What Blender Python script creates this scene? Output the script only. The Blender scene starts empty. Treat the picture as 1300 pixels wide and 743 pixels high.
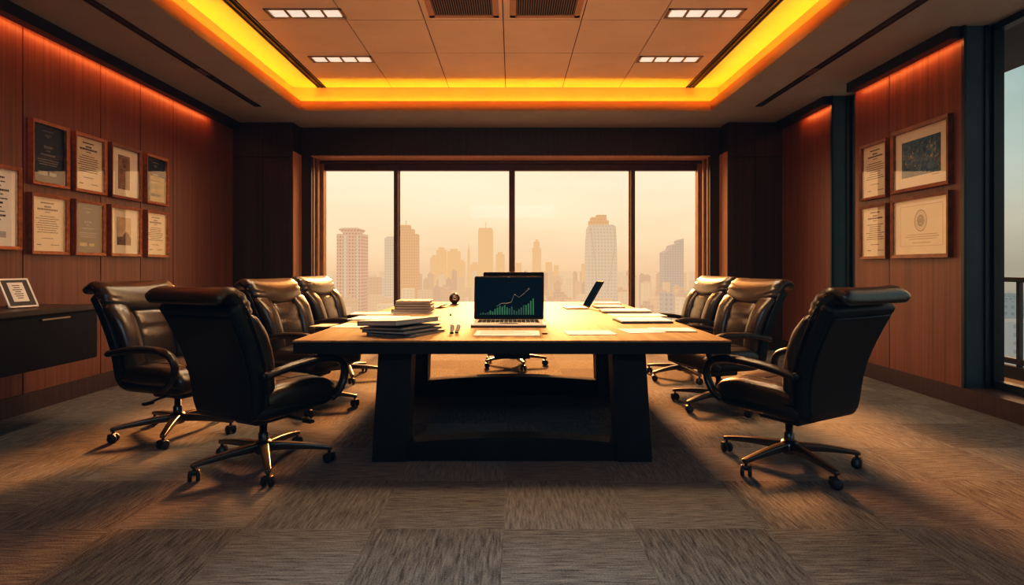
import bpy, bmesh, math, random
from mathutils import Vector, Matrix
random.seed(7)
PI = math.pi
sc = bpy.context.scene
COL = sc.collection
F = 740.0; CX = 650.0; CY = 338.0; H = 1.25

def at(px, py, Y):
    return Vector(((px-CX)*Y/F, Y, H-(py-CY)*Y/F))

# ------------------------------------------------------------------ materials
def new_mat(name):
    m = bpy.data.materials.new(name); m.use_nodes = True
    nt = m.node_tree; nt.nodes.clear()
    out = nt.nodes.new('ShaderNodeOutputMaterial')
    return m, nt, out

def N(nt, typ, **kw):
    n = nt.nodes.new(typ)
    for k, v in kw.items():
        if k.startswith('i_'):
            n.inputs[k[2:].replace('_', ' ')].default_value = v
        else:
            setattr(n, k, v)
    return n

def c4(c): return (c[0], c[1], c[2], 1)

def pbr(name, col, rough=0.5, metal=0.0, spec=0.5, var=0.0, vscale=8, stretch=(1, 1, 1), bump=0.0, bscale=60, emis=None, estr=0, coat=0.0, coord='Object'):
    m, nt, out = new_mat(name)
    b = N(nt, 'ShaderNodeBsdfPrincipled')
    b.inputs['Base Color'].default_value = c4(col)
    b.inputs['Roughness'].default_value = rough
    b.inputs['Metallic'].default_value = metal
    b.inputs['Specular IOR Level'].default_value = spec
    b.inputs['Coat Weight'].default_value = coat
    if emis:
        b.inputs['Emission Color'].default_value = c4(emis); b.inputs['Emission Strength'].default_value = estr
    tc = N(nt, 'ShaderNodeTexCoord'); mp = N(nt, 'ShaderNodeMapping')
    mp.inputs['Scale'].default_value = stretch
    nt.links.new(tc.outputs[coord], mp.inputs[0])
    if var:
        no = N(nt, 'ShaderNodeTexNoise'); no.inputs['Scale'].default_value = vscale; no.inputs['Detail'].default_value = 5
        nt.links.new(mp.outputs[0], no.inputs['Vector'])
        mx = N(nt, 'ShaderNodeMix', data_type='RGBA')
        mx.inputs['A'].default_value = c4([max(0, x*(1-var)) for x in col]); mx.inputs['B'].default_value = c4([x*(1+var) for x in col])
        mr = N(nt, 'ShaderNodeMapRange'); mr.inputs[1].default_value = .3; mr.inputs[2].default_value = .7
        nt.links.new(no.outputs['Fac'], mr.inputs[0]); nt.links.new(mr.outputs[0], mx.inputs['Factor'])
        nt.links.new(mx.outputs['Result'], b.inputs['Base Color'])
    if bump:
        n2 = N(nt, 'ShaderNodeTexNoise'); n2.inputs['Scale'].default_value = bscale; n2.inputs['Detail'].default_value = 4
        nt.links.new(mp.outputs[0], n2.inputs['Vector'])
        bp = N(nt, 'ShaderNodeBump'); bp.inputs['Strength'].default_value = bump; bp.inputs['Distance'].default_value = .01
        nt.links.new(n2.outputs['Fac'], bp.inputs['Height']); nt.links.new(bp.outputs[0], b.inputs['Normal'])
    nt.links.new(b.outputs[0], out.inputs[0])
    return m

def glass_mat(name, r0=.04, tint=(1, 1, 1), rough=0.0, gain=1.0):
    m, nt, out = new_mat(name)
    t = N(nt, 'ShaderNodeBsdfTransparent'); t.inputs[0].default_value = c4(tint)
    g = N(nt, 'ShaderNodeBsdfGlossy'); g.inputs['Roughness'].default_value = rough
    lw = N(nt, 'ShaderNodeLayerWeight'); lw.inputs[0].default_value = .5
    pw = N(nt, 'ShaderNodeMath', operation='POWER'); pw.inputs[1].default_value = 5; nt.links.new(lw.outputs['Facing'], pw.inputs[0])
    ma = N(nt, 'ShaderNodeMath', operation='MULTIPLY_ADD'); ma.inputs[1].default_value = (1-r0)*gain; ma.inputs[2].default_value = r0
    nt.links.new(pw.outputs[0], ma.inputs[0])
    mx = N(nt, 'ShaderNodeMixShader')
    nt.links.new(ma.outputs[0], mx.inputs[0]); nt.links.new(t.outputs[0], mx.inputs[1]); nt.links.new(g.outputs[0], mx.inputs[2])
    nt.links.new(mx.outputs[0], out.inputs[0])
    return m

def wood_wall(name, col, rough=.42):
    # vertical fine grain veneer in object (= world) space
    m, nt, out = new_mat(name)
    b = N(nt, 'ShaderNodeBsdfPrincipled'); b.inputs['Roughness'].default_value = rough; b.inputs['Specular IOR Level'].default_value = .35
    tc = N(nt, 'ShaderNodeTexCoord')
    m1 = N(nt, 'ShaderNodeMapping'); m1.inputs['Scale'].default_value = (26, 26, .35)
    m2 = N(nt, 'ShaderNodeMapping'); m2.inputs['Scale'].default_value = (110, 110, 1.3)
    nt.links.new(tc.outputs['Object'], m1.inputs[0]); nt.links.new(tc.outputs['Object'], m2.inputs[0])
    n1 = N(nt, 'ShaderNodeTexNoise'); n1.inputs['Scale'].default_value = 1; n1.inputs['Detail'].default_value = 3
    n2 = N(nt, 'ShaderNodeTexNoise'); n2.inputs['Scale'].default_value = 1; n2.inputs['Detail'].default_value = 3
    nt.links.new(m1.outputs[0], n1.inputs['Vector']); nt.links.new(m2.outputs[0], n2.inputs['Vector'])
    ad = N(nt, 'ShaderNodeMath', operation='ADD'); nt.links.new(n1.outputs['Fac'], ad.inputs[0]); nt.links.new(n2.outputs['Fac'], ad.inputs[1])
    mr = N(nt, 'ShaderNodeMapRange'); mr.inputs[1].default_value = .65; mr.inputs[2].default_value = 1.35
    nt.links.new(ad.outputs[0], mr.inputs[0])
    mx = N(nt, 'ShaderNodeMix', data_type='RGBA')
    mx.inputs['A'].default_value = c4([x*.62 for x in col]); mx.inputs['B'].default_value = c4([x*1.3 for x in col])
    nt.links.new(mr.outputs[0], mx.inputs['Factor']); nt.links.new(mx.outputs['Result'], b.inputs['Base Color'])
    bp = N(nt, 'ShaderNodeBump'); bp.inputs['Strength'].default_value = .12; bp.inputs['Distance'].default_value = .004
    nt.links.new(n2.outputs['Fac'], bp.inputs['Height']); nt.links.new(bp.outputs[0], b.inputs['Normal'])
    nt.links.new(b.outputs[0], out.inputs[0])
    return m

def carpet_mat():
    m, nt, out = new_mat('carpet')
    b = N(nt, 'ShaderNodeBsdfPrincipled'); b.inputs['Roughness'].default_value = .9; b.inputs['Specular IOR Level'].default_value = .12
    tc = N(nt, 'ShaderNodeTexCoord')
    T = .62
    off = N(nt, 'ShaderNodeMapping'); off.inputs['Location'].default_value = (.04/T, -2.77/T, 0); off.inputs['Scale'].default_value = (1/T, 1/T, 1)
    nt.links.new(tc.outputs['Object'], off.inputs[0])
    ch = N(nt, 'ShaderNodeTexChecker'); ch.inputs['Scale'].default_value = 1
    ch.inputs['Color1'].default_value = (1, 1, 1, 1); ch.inputs['Color2'].default_value = (0, 0, 0, 1)
    mv = N(nt, 'ShaderNodeVectorMath', operation='ADD'); mv.inputs[1].default_value = (0, 0, .5)
    nt.links.new(off.outputs[0], mv.inputs[0]); nt.links.new(mv.outputs[0], ch.inputs['Vector'])
    # per tile random tone
    fl = N(nt, 'ShaderNodeVectorMath', operation='FLOOR'); nt.links.new(mv.outputs[0], fl.inputs[0])
    wn = N(nt, 'ShaderNodeTexWhiteNoise', noise_dimensions='3D'); nt.links.new(fl.outputs[0], wn.inputs['Vector'])
    def streak(sx, sy):
        mp = N(nt, 'ShaderNodeMapping'); mp.inputs['Scale'].default_value = (sx, sy, 1)
        nt.links.new(tc.outputs['Object'], mp.inputs[0])
        no = N(nt, 'ShaderNodeTexNoise'); no.inputs['Scale'].default_value = 1; no.inputs['Detail'].default_value = 3; no.inputs['Roughness'].default_value = .65
        nt.links.new(mp.outputs[0], no.inputs['Vector']); return no
    sa = streak(75, 7); sb = streak(7, 75)
    mxs = N(nt, 'ShaderNodeMix', data_type='FLOAT')
    nt.links.new(ch.outputs['Fac'], mxs.inputs[0]); nt.links.new(sa.outputs['Fac'], mxs.inputs[2]); nt.links.new(sb.outputs['Fac'], mxs.inputs[3])
    lo = N(nt, 'ShaderNodeTexNoise'); lo.inputs['Scale'].default_value = 140; lo.inputs['Detail'].default_value = 2
    nt.links.new(tc.outputs['Object'], lo.inputs['Vector'])
    a1 = N(nt, 'ShaderNodeMath', operation='MULTIPLY_ADD'); a1.inputs[1].default_value = .5
    nt.links.new(lo.outputs['Fac'], a1.inputs[0]); nt.links.new(mxs.outputs[0], a1.inputs[2])
    a2 = N(nt, 'ShaderNodeMath', operation='MULTIPLY_ADD'); a2.inputs[1].default_value = .22
    nt.links.new(wn.outputs['Value'], a2.inputs[0]); nt.links.new(a1.outputs[0], a2.inputs[2])
    mr = N(nt, 'ShaderNodeMapRange'); mr.inputs[1].default_value = .55; mr.inputs[2].default_value = 1.15
    nt.links.new(a2.outputs[0], mr.inputs[0])
    cr = N(nt, 'ShaderNodeValToRGB')
    cr.color_ramp.elements[0].position = 0; cr.color_ramp.elements[0].color = (.042, .043, .043, 1)
    cr.color_ramp.elements[1].position = 1; cr.color_ramp.elements[1].color = (.245, .252, .248, 1)
    nt.links.new(mr.outputs[0], cr.inputs[0]); nt.links.new(cr.outputs[0], b.inputs['Base Color'])
    bp = N(nt, 'ShaderNodeBump'); bp.inputs['Strength'].default_value = .55; bp.inputs['Distance'].default_value = .012
    nt.links.new(a1.outputs[0], bp.inputs['Height']); nt.links.new(bp.outputs[0], b.inputs['Normal'])
    nt.links.new(b.outputs[0], out.inputs[0])
    return m

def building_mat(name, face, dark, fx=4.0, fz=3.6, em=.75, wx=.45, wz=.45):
    # hazy facade: haze put into colour and self-glow, window grid from world position
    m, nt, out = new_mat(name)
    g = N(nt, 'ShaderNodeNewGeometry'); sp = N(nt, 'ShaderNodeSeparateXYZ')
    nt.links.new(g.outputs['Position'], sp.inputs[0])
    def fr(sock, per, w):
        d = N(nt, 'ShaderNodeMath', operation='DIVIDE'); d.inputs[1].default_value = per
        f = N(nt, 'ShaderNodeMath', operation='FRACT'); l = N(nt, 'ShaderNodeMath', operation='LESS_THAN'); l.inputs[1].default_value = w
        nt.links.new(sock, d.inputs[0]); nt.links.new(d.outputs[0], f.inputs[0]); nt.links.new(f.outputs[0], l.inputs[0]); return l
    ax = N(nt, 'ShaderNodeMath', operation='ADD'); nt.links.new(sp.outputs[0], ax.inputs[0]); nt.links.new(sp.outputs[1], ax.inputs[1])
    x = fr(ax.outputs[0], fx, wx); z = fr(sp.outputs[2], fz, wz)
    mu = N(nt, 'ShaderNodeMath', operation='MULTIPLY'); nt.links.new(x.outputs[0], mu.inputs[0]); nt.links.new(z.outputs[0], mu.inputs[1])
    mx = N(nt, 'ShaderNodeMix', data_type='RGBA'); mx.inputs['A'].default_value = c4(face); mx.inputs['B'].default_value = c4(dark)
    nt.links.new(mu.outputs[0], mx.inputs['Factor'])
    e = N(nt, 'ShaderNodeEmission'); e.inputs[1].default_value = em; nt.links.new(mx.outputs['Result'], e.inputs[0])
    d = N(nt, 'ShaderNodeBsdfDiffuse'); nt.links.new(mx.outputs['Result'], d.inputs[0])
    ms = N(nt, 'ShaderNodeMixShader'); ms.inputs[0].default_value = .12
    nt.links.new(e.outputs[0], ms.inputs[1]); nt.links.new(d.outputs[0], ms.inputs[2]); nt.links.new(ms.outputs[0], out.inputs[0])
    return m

M = {}
M['wood'] = wood_wall('wall_veneer', (.170, .068, .040))
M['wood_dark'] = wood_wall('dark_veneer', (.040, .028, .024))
M['groove'] = pbr('groove', (.008, .007, .007), .8)
M['base'] = wood_wall('baseboard_veneer', (.055, .032, .026))
M['trimdark'] = pbr('dark_trim', (.015, .016, .018), .55, var=.2)
M['soffit'] = pbr('soffit_paint', (.34, .345, .355), .85, var=.05, vscale=3)
M['ceil'] = pbr('ceiling_panel', (.78, .69, .62), .85, var=.05, vscale=2)
M['cove'] = pbr('cove_paint', (.85, .62, .35), .8, var=.04, vscale=3)
M['carpet'] = carpet_mat()
M['frame_dark'] = pbr('window_frame_bronze', (.10, .052, .032), .5, metal=.1, var=.15)
M['frame_warm'] = pbr('window_frame_lit_tone', (.42, .19, .08), .5, metal=.1, var=.15)  # warm light on jambs and mullion edges is put into this colour
M['jamb'] = pbr('slate_jamb', (.030, .066, .086), .55, var=.15, vscale=3)
M['frame_blue'] = pbr('window_frame_slate', (.018, .026, .032), .4, metal=.3, var=.1)
M['glass'] = glass_mat('window_glass', .003)
M['pglass'] = glass_mat('picture_glass', .062, gain=.6)
M['leather'] = pbr('black_leather', (.024, .0155, .008), .33, spec=.85, var=.3, vscale=14, bump=.16, bscale=38)
M['shell'] = pbr('black_shell_leather', (.007, .011, .015), .45, spec=.35, var=.2, vscale=10, bump=.10, bscale=180)
M['armmat'] = pbr('armrest_leather', (.012, .010, .009), .32, spec=.6, var=.2, vscale=20, bump=.06, bscale=90)
M['chrome'] = pbr('dark_chrome', (.16, .15, .145), .32, metal=1.0, var=.1)
M['blackpl'] = pbr('black_plastic', (.012, .012, .013), .4, var=.2)
M['tabletop'] = pbr('table_top_wood', (.36, .24, .13), .52, spec=.03, var=.22, vscale=1.0, stretch=(30, 1.4, 8))
M['tableleg'] = pbr('table_leg_black', (.010, .011, .013), .5, spec=.3, var=.2, vscale=12)
M['cabinet'] = pbr('credenza_black', (.006, .007, .010), .5, spec=.15, var=.25, vscale=6)
M['cabtop'] = pbr('credenza_top', (.030, .020, .017), .32, spec=.5, var=.2, vscale=5)
M['steel'] = pbr('brushed_steel', (.34, .33, .32), .35, metal=1, var=.1)
M['picframe'] = pbr('picture_frame_wood', (.34, .125, .045), .36, spec=.5, var=.3, vscale=10, stretch=(3, 3, 3))
M['picframe_dk'] = pbr('picture_frame_walnut', (.20, .075, .030), .38, spec=.5, var=.3, vscale=10)
M['paper'] = pbr('cream_paper', (.66, .56, .42), .8, var=.05, vscale=6)
M['paper_w'] = pbr('white_paper', (.90, .88, .82), .75, var=.03, vscale=6)
M['paper_navy'] = pbr('navy_paper', (.010, .024, .042), .6, var=.15)
M['paper_grey'] = pbr('charcoal_paper', (.055, .062, .068), .6, var=.1)
M['ink'] = pbr('print_ink', (.055, .045, .04), .7, var=.1)
M['ink_soft'] = pbr('print_ink_soft', (.30, .23, .16), .8, var=.1)
M['ink_light'] = pbr('print_pale', (.22, .22, .21), .6, var=.1)
M['gold_ink_glare'] = pbr('gold_print_and_glare', (.35, .26, .10), .5, var=.2)
M['matboard'] = pbr('mat_board', (.70, .62, .50), .85, var=.04)
M['sepia'] = pbr('sepia_print', (.26, .16, .095), .8, var=.3, vscale=14)
M['sepia_lt'] = pbr('sepia_pale', (.50, .37, .24), .8, var=.18, vscale=9)
M['sepia_dk'] = pbr('sepia_deep', (.17, .105, .075), .8, var=.4, vscale=22)
M['folder'] = pbr('slate_folder', (.10, .125, .138), .5, var=.15)
M['folder_blk'] = pbr('black_folder', (.014, .015, .017), .5, var=.2)
M['pages'] = pbr('page_edges', (.46, .48, .47), .8, var=.25, vscale=1, stretch=(2, 2, 400))
M['silver'] = pbr('laptop_silver', (.62, .60, .56), .4, metal=.1, var=.05)
M['lid'] = pbr('laptop_black', (.012, .015, .020), .6, spec=.12, var=.15)
M['screen'] = pbr('laptop_screen', (.003, .007, .012), .6, spec=0.0, var=.3, vscale=3, emis=(.002, .008, .014), estr=1.0)
M['green'] = pbr('chart_green', (.02, .12, .05), .4, emis=(.018, .105, .04), estr=.7, var=.2, vscale=30)
M['green_dim'] = pbr('chart_teal', (.02, .07, .05), .4, emis=(.012, .045, .034), estr=.7, var=.2, vscale=30)
M['chartline'] = pbr('chart_line', (.10, .11, .12), .4, emis=(.07, .08, .092), estr=.6, var=.2)
M['balcony'] = pbr('balcony_concrete', (.030, .042, .048), .8, var=.12, vscale=4)
M['rail'] = pbr('rail_metal', (.06, .075, .082), .4, metal=.5, var=.1)
M['lamp'] = pbr('lamp_diffuser', (.8, .78, .72), .5, emis=(1, .88, .72), estr=.66, var=.02)
M['lampbody'] = pbr('lamp_housing', (.30, .25, .20), .5, var=.05)
M['vent'] = pbr('vent_frame', (.50, .33, .235), .7, var=.05)
M['slat'] = pbr('vent_slat', (.22, .17, .14), .5, var=.1)
M['black'] = pbr('matte_black', (.006, .006, .007), .7, var=.1)
def lip_mat():
    m, nt, out = new_mat('cove_acrylic')
    d = N(nt, 'ShaderNodeBsdfDiffuse'); d.inputs[0].default_value = (.75, .50, .22, 1)
    t = N(nt, 'ShaderNodeBsdfTranslucent')
    no = N(nt, 'ShaderNodeTexNoise'); no.inputs['Scale'].default_value = 2
    mx = N(nt, 'ShaderNodeMix', data_type='RGBA'); mx.inputs['A'].default_value = (.60, .40, .16, 1); mx.inputs['B'].default_value = (.66, .44, .18, 1)
    nt.links.new(no.outputs['Fac'], mx.inputs['Factor']); nt.links.new(mx.outputs['Result'], t.inputs[0])
    ms = N(nt, 'ShaderNodeMixShader'); ms.inputs[0].default_value = .5
    nt.links.new(d.outputs[0], ms.inputs[1]); nt.links.new(t.outputs[0], ms.inputs[2]); nt.links.new(ms.outputs[0], out.inputs[0])
    return m
M['lip'] = lip_mat()
def art_mat():
    m, nt, out = new_mat('abstract_art')
    b = N(nt, 'ShaderNodeBsdfPrincipled'); b.inputs['Roughness'].default_value = .7
    tc = N(nt, 'ShaderNodeTexCoord')
    n1 = N(nt, 'ShaderNodeTexNoise'); n1.inputs['Scale'].default_value = 9; n1.inputs['Detail'].default_value = 9; n1.inputs['Distortion'].default_value = 1.6
    nt.links.new(tc.outputs['Object'], n1.inputs['Vector'])
    cr = N(nt, 'ShaderNodeValToRGB'); e = cr.color_ramp.elements
    e[0].position = .30; e[0].color = (.016, .050, .092, 1); e[1].position = .56; e[1].color = (.070, .150, .215, 1)
    x = e.new(.66); x.color = (.14, .19, .21, 1)
    nt.links.new(n1.outputs['Fac'], cr.inputs[0])
    # golden flecks gathered in two clusters
    n2 = N(nt, 'ShaderNodeTexNoise'); n2.inputs['Scale'].default_value = 42; n2.inputs['Detail'].default_value = 3
    nt.links.new(tc.outputs['Object'], n2.inputs['Vector'])
    def blob(cx, cz, r):
        d = N(nt, 'ShaderNodeVectorMath', operation='DISTANCE'); d.inputs[1].default_value = (cx, 0, cz)
        mp = N(nt, 'ShaderNodeMapping'); mp.inputs['Scale'].default_value = (1, 0, 1)
        nt.links.new(tc.outputs['Object'], mp.inputs[0]); nt.links.new(mp.outputs[0], d.inputs[0])
        mr = N(nt, 'ShaderNodeMapRange'); mr.inputs[1].default_value = r; mr.inputs[2].default_value = r*.3; mr.inputs[3].default_value = 0; mr.inputs[4].default_value = .13
        nt.links.new(d.outputs['Value'], mr.inputs[0]); return mr
    b1 = blob(-.13, -.015, .13); b2 = blob(.14, .03, .13)
    a = N(nt, 'ShaderNodeMath', operation='MAXIMUM'); nt.links.new(b1.outputs[0], a.inputs[0]); nt.links.new(b2.outputs[0], a.inputs[1])
    s = N(nt, 'ShaderNodeMath', operation='ADD'); nt.links.new(a.outputs[0], s.inputs[0]); nt.links.new(n2.outputs['Fac'], s.inputs[1])
    st = N(nt, 'ShaderNodeMapRange'); st.inputs[1].default_value = .665; st.inputs[2].default_value = .73
    nt.links.new(s.outputs[0], st.inputs[0])
    mx = N(nt, 'ShaderNodeMix', data_type='RGBA'); mx.inputs['B'].default_value = (.42, .31, .15, 1)
    nt.links.new(st.outputs[0], mx.inputs['Factor']); nt.links.new(cr.outputs[0], mx.inputs['A']); nt.links.new(mx.outputs['Result'], b.inputs['Base Color'])
    nt.links.new(b.outputs[0], out.inputs[0]); return m
M['art'] = art_mat()

# ------------------------------------------------------------------ mesh builder
class MB:
    def __init__(s): s.v = []; s.f = []
    def add(s, vs, fs):
        o = len(s.v); s.v += [tuple(v) for v in vs]; s.f += [tuple(o+i for i in f) for f in fs]; return s
    def box(s, a, b):
        x0, y0, z0 = a; x1, y1, z1 = b
        return s.add([(x0, y0, z0), (x1, y0, z0), (x1, y1, z0), (x0, y1, z0), (x0, y0, z1), (x1, y0, z1), (x1, y1, z1), (x0, y1, z1)],
                     [(0, 3, 2, 1), (4, 5, 6, 7), (0, 1, 5, 4), (1, 2, 6, 5), (2, 3, 7, 6), (3, 0, 4, 7)])
    def quad(s, a, b, c, d): return s.add([a, b, c, d], [(0, 1, 2, 3)])
    def prism(s, poly, axis, d0, d1):
        # poly: 2-D points; extruded along axis ('x','y','z')
        def mk(p, d):
            return {'x': (d, p[0], p[1]), 'y': (p[0], d, p[1]), 'z': (p[0], p[1], d)}[axis]
        n = len(poly)
        vs = [mk(p, d0) for p in poly]+[mk(p, d1) for p in poly]
        fs = [tuple(range(n))[::-1], tuple(range(n, 2*n))]+[(i, (i+1) % n, n+(i+1) % n, n+i) for i in range(n)]
        return s.add(vs, fs)
    def rbox(s, a, b, r, n=8, fn=None, nn=None):
        # rounded box between corners a,b with edge radius r (number or 3-tuple); n or nn=(nx,ny,nz) divisions
        c = [(p+q)/2 for p, q in zip(a, b)]; h = [(q-p)/2 for p, q in zip(a, b)]
        rr = [r]*3 if isinstance(r, (int, float)) else list(r)
        rr = [min(x, y*.999) for x, y in zip(rr, h)]
        nn = nn or (n, n, n)
        cache = {}; vs = []; fs = []
        def samples(i):
            # dense in the corner zone
            k = nn[i]; q = [-1+2*j/k for j in range(k+1)]
            e = rr[i]/h[i]
            out = [-1, -1+.3*e, -1+.65*e]+[(-1+e)+(2-2*e)*j/k for j in range(k+1)]+[1-.65*e, 1-.3*e, 1]
            return out
        S = [samples(0), samples(1), samples(2)]
        def vert(p):
            key = tuple(round(x, 5) for x in p)
            if key in cache: return cache[key]
            d = []; inn = []
            for i in range(3):
                x = p[i]*h[i]; lim = h[i]-rr[i]; ci = max(-lim, min(lim, x))
                inn.append(ci); d.append((x-ci)/rr[i])
            l = math.sqrt(sum(x*x for x in d)) or 1
            # cube-surface point -> unit ball direction
            q = [inn[i]+d[i]/l*rr[i]*1.0 for i in range(3)]
            w = tuple(c[i]+q[i] for i in range(3))
            if fn: w = fn(*w)
            cache[key] = len(vs); vs.append(w); return cache[key]
        for ax in range(3):
            u, v = [(1, 2), (2, 0), (0, 1)][ax]
            for sg in (-1, 1):
                for i in range(len(S[u])-1):
                    for j in range(len(S[v])-1):
                        def P(a_, b_):
                            p = [0, 0, 0]; p[ax] = sg; p[u] = a_; p[v] = b_; return vert(p)
                        q = (P(S[u][i], S[v][j]), P(S[u][i+1], S[v][j]), P(S[u][i+1], S[v][j+1]), P(S[u][i], S[v][j+1]))
                        fs.append(q if sg > 0 else q[::-1])
        return s.add(vs, fs)
    def tube(s, pts, r, seg=8, close=True, flat=None):
        # r: number or list; flat=(sx, sy) scales the section in (side, up)
        pts = [Vector(p) for p in pts]; n = len(pts); rs = r if isinstance(r, list) else [r]*n
        vs = []; fs = []
        ref = None
        for i, p in enumerate(pts):
            t = (pts[min(i+1, n-1)]-pts[max(i-1, 0)]).normalized()
            if ref is None:
                ref = Vector((0, 0, 1)) if abs(t.z) < .9 else Vector((1, 0, 0))
            a = t.cross(ref).normalized(); b = a.cross(t).normalized(); ref = b
            for k in range(seg):
                th = 2*PI*k/seg
                fx, fy = flat or (1, 1)
                vs.append(p+a*math.cos(th)*rs[i]*fx+b*math.sin(th)*rs[i]*fy)
        for i in range(n-1):
            for k in range(seg):
                k2 = (k+1) % seg
                fs.append((i*seg+k, i*seg+k2, (i+1)*seg+k2, (i+1)*seg+k))
        if close:
            fs.append(tuple(range(seg))[::-1]); fs.append(tuple((n-1)*seg+k for k in range(seg)))
        return s.add(vs, fs)
    def lathe(s, prof, seg=20, c=(0, 0, 0), axis='z'):
        vs = []; fs = []; n = len(prof)
        for (r, h) in prof:
            for k in range(seg):
                th = 2*PI*k/seg; x, y = r*math.cos(th), r*math.sin(th)
                p = {'z': (x, y, h), 'x': (h, x, y), 'y': (x, h, y)}[axis]
                vs.append((p[0]+c[0], p[1]+c[1], p[2]+c[2]))
        for i in range(n-1):
            for k in range(seg):
                k2 = (k+1) % seg
                fs.append((i*seg+k, i*seg+k2, (i+1)*seg+k2, (i+1)*seg+k))
        fs.append(tuple(range(seg))[::-1]); fs.append(tuple((n-1)*seg+k for k in range(seg)))
        return s.add(vs, fs)
    def build(s, name, mat, parent=None, smooth=False, bevel=0, xf=None):
        me = bpy.data.meshes.new(name)
        vs = [tuple(xf @ Vector(v)) for v in s.v] if xf else s.v
        me.from_pydata(vs, [], s.f); me.validate(); me.update()
        bm = bmesh.new(); bm.from_mesh(me); bmesh.ops.recalc_face_normals(bm, faces=bm.faces)
        if bevel:
            es = [e for e in bm.edges if len(e.link_faces) == 2 and e.calc_face_angle(0) > .5]
            bmesh.ops.bevel(bm, geom=es, offset=bevel, segments=2, affect='EDGES', clamp_overlap=True)
        bm.to_mesh(me); bm.free()
        if smooth or bevel:
            for p in me.polygons: p.use_smooth = bool(smooth)
        me.materials.append(mat if not isinstance(mat, str) else M[mat])
        o = bpy.data.objects.new(name, me); COL.objects.link(o)
        if parent: o.parent = parent
        return o

def tag(o, label=None, cat=None, group=None, kind=None):
    if label: o['label'] = label
    if cat: o['category'] = cat
    if group: o['group'] = group
    if kind: o['kind'] = kind
    return o
def thing(name, label, cat, loc=(0, 0, 0), rz=0, group=None):
    o = bpy.data.objects.new(name, None); COL.objects.link(o); o.empty_display_size = .1
    o.location = loc; o.rotation_euler = (0, 0, rz)
    return tag(o, label, cat, group)
def struct(o, label=None, cat=None): return tag(o, label, cat, kind='structure')
def copy_tree(o, parent=None):
    c = o.copy(); COL.objects.link(c)
    if parent: c.parent = parent
    for ch in list(o.children): copy_tree(ch, c)
    return c

# ------------------------------------------------------------------ room constants
XL, XR = -4.15, 4.02
YB = 8.67            # face of the back piers
YBM = 9.0            # face of the beam over the window
YG = 9.5             # back glazing
ZS, ZC = 3.39, 3.76  # soffit, raised ceiling
YF = -2.2            # wall behind the camera
CL, CR, CBK, CFR = -2.92, 2.75, 8.04, -.9   # cove opening
TW = .15             # trough width

struct(MB().box((XL-.4, YF-.2, -.12), (XR+.4, 9.75, 0)).build('floor', 'carpet'), 'grey brown carpet tiles with streaks running in alternating directions', 'floor')

# walls: veneer panels on a dark backing, groove between panels
def panel_wall_x(name, x, sign, ys, z0, z1, mat, label, split=None, backing=.30):
    mb = MB()
    for a, b in zip(ys[:-1], ys[1:]):
        zs = [z0]+(split or [])+[z1]
        for c, d in zip(zs[:-1], zs[1:]):
            mb.box((min(x, x+sign*.02), a+.006, c+(.004 if c > z0 else 0)), (max(x, x+sign*.02), b-.006, d-(.004 if d < z1 else 0)))
    o = struct(mb.build(name, mat), label, 'wall')
    bk = MB().box((min(x+sign*.015, x+sign*backing), ys[0]+.002, z0), (max(x+sign*.015, x+sign*backing), ys[-1]-.002, z1)).build('wall_core', 'groove', o)
    return o
panel_wall_x('wall_left', XL, -1, [YF, -.4, .6, 1.7, 2.8, 3.9, 4.945, 5.88, 6.51, 7.14, YB+.4], 0, ZS, 'wood', 'dark reddish wood veneer panels on the left wall')
panel_wall_x('wall_right', XR, 1, [5.2, 6.21, 6.83], 0, ZS, 'wood', 'wood veneer pier carrying four frames on the right', backing=.36)
panel_wall_x('wall_right_far', XR, 1, [7.34, YB+.4], 0, ZS, 'wood', 'wood veneer wall between the narrow window and the far corner', backing=.36)
struct(MB().box((XL-.3, YF-.15, 0), (XR+.4, YF, ZS+.5)).build('wall_front', 'wood_dark'), 'dark wall behind the viewpoint', 'wall')

# baseboards (a shadow groove above)
bb = MB().box((XL, YF, 0), (XL+.018, YB, .165)); struct(bb.build('baseboard_left', 'base'), 'dark wood skirting along the left wall', 'baseboard')
bb = MB().box((XR-.018, YF, 0), (XR, YB, .165)); struct(bb.build('baseboard_right', 'base'), 'dark wood skirting along the right wall', 'baseboard')

# back wall: two piers, the beam over the window, the recessed cheeks
PL, PR = -3.26, 3.21
mb = MB()
for (x0, x1) in ((XL, PL), (PR, XR)):
    n = 2; zs = [0, .165, 2.87, ZS]
    w = (x1-x0)/n
    for i in range(n):
        for c, d in zip(zs[:-1], zs[1:]):
            mb.box((x0+i*w+(.003 if i else 0), YB, c+.003), (x0+(i+1)*w-(.003 if i < n-1 else 0), YB+.03, d-.003))
    mb.box((x0, YB+.02, 0), (x1, YG+.2, ZS))
xs = [PL, -1.85, -.67, .65, 1.85, PR]
for a, b in zip(xs[:-1], xs[1:]):
    mb.box((a+.003, YBM, 2.965), (b-.003, YBM+.03, ZS))
mb.box((PL, YBM+.02, 2.96), (PR, YG-.02, ZS))
mb.box((PL, YBM, 0), (-3.10, YG+.15, 2.965)); mb.box((3.06, YBM, 0), (PR, YG+.15, 2.965))
mb.box((PL, YBM+.05, 0), (PR, YG+.2, .26))
mb.box((PL, YG-.05, 2.99), (PR, YG+.2, ZS))
struct(mb.build('wall_back', 'wood_dark'), 'dark wood piers and beam framing the wide window', 'wall')

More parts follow.
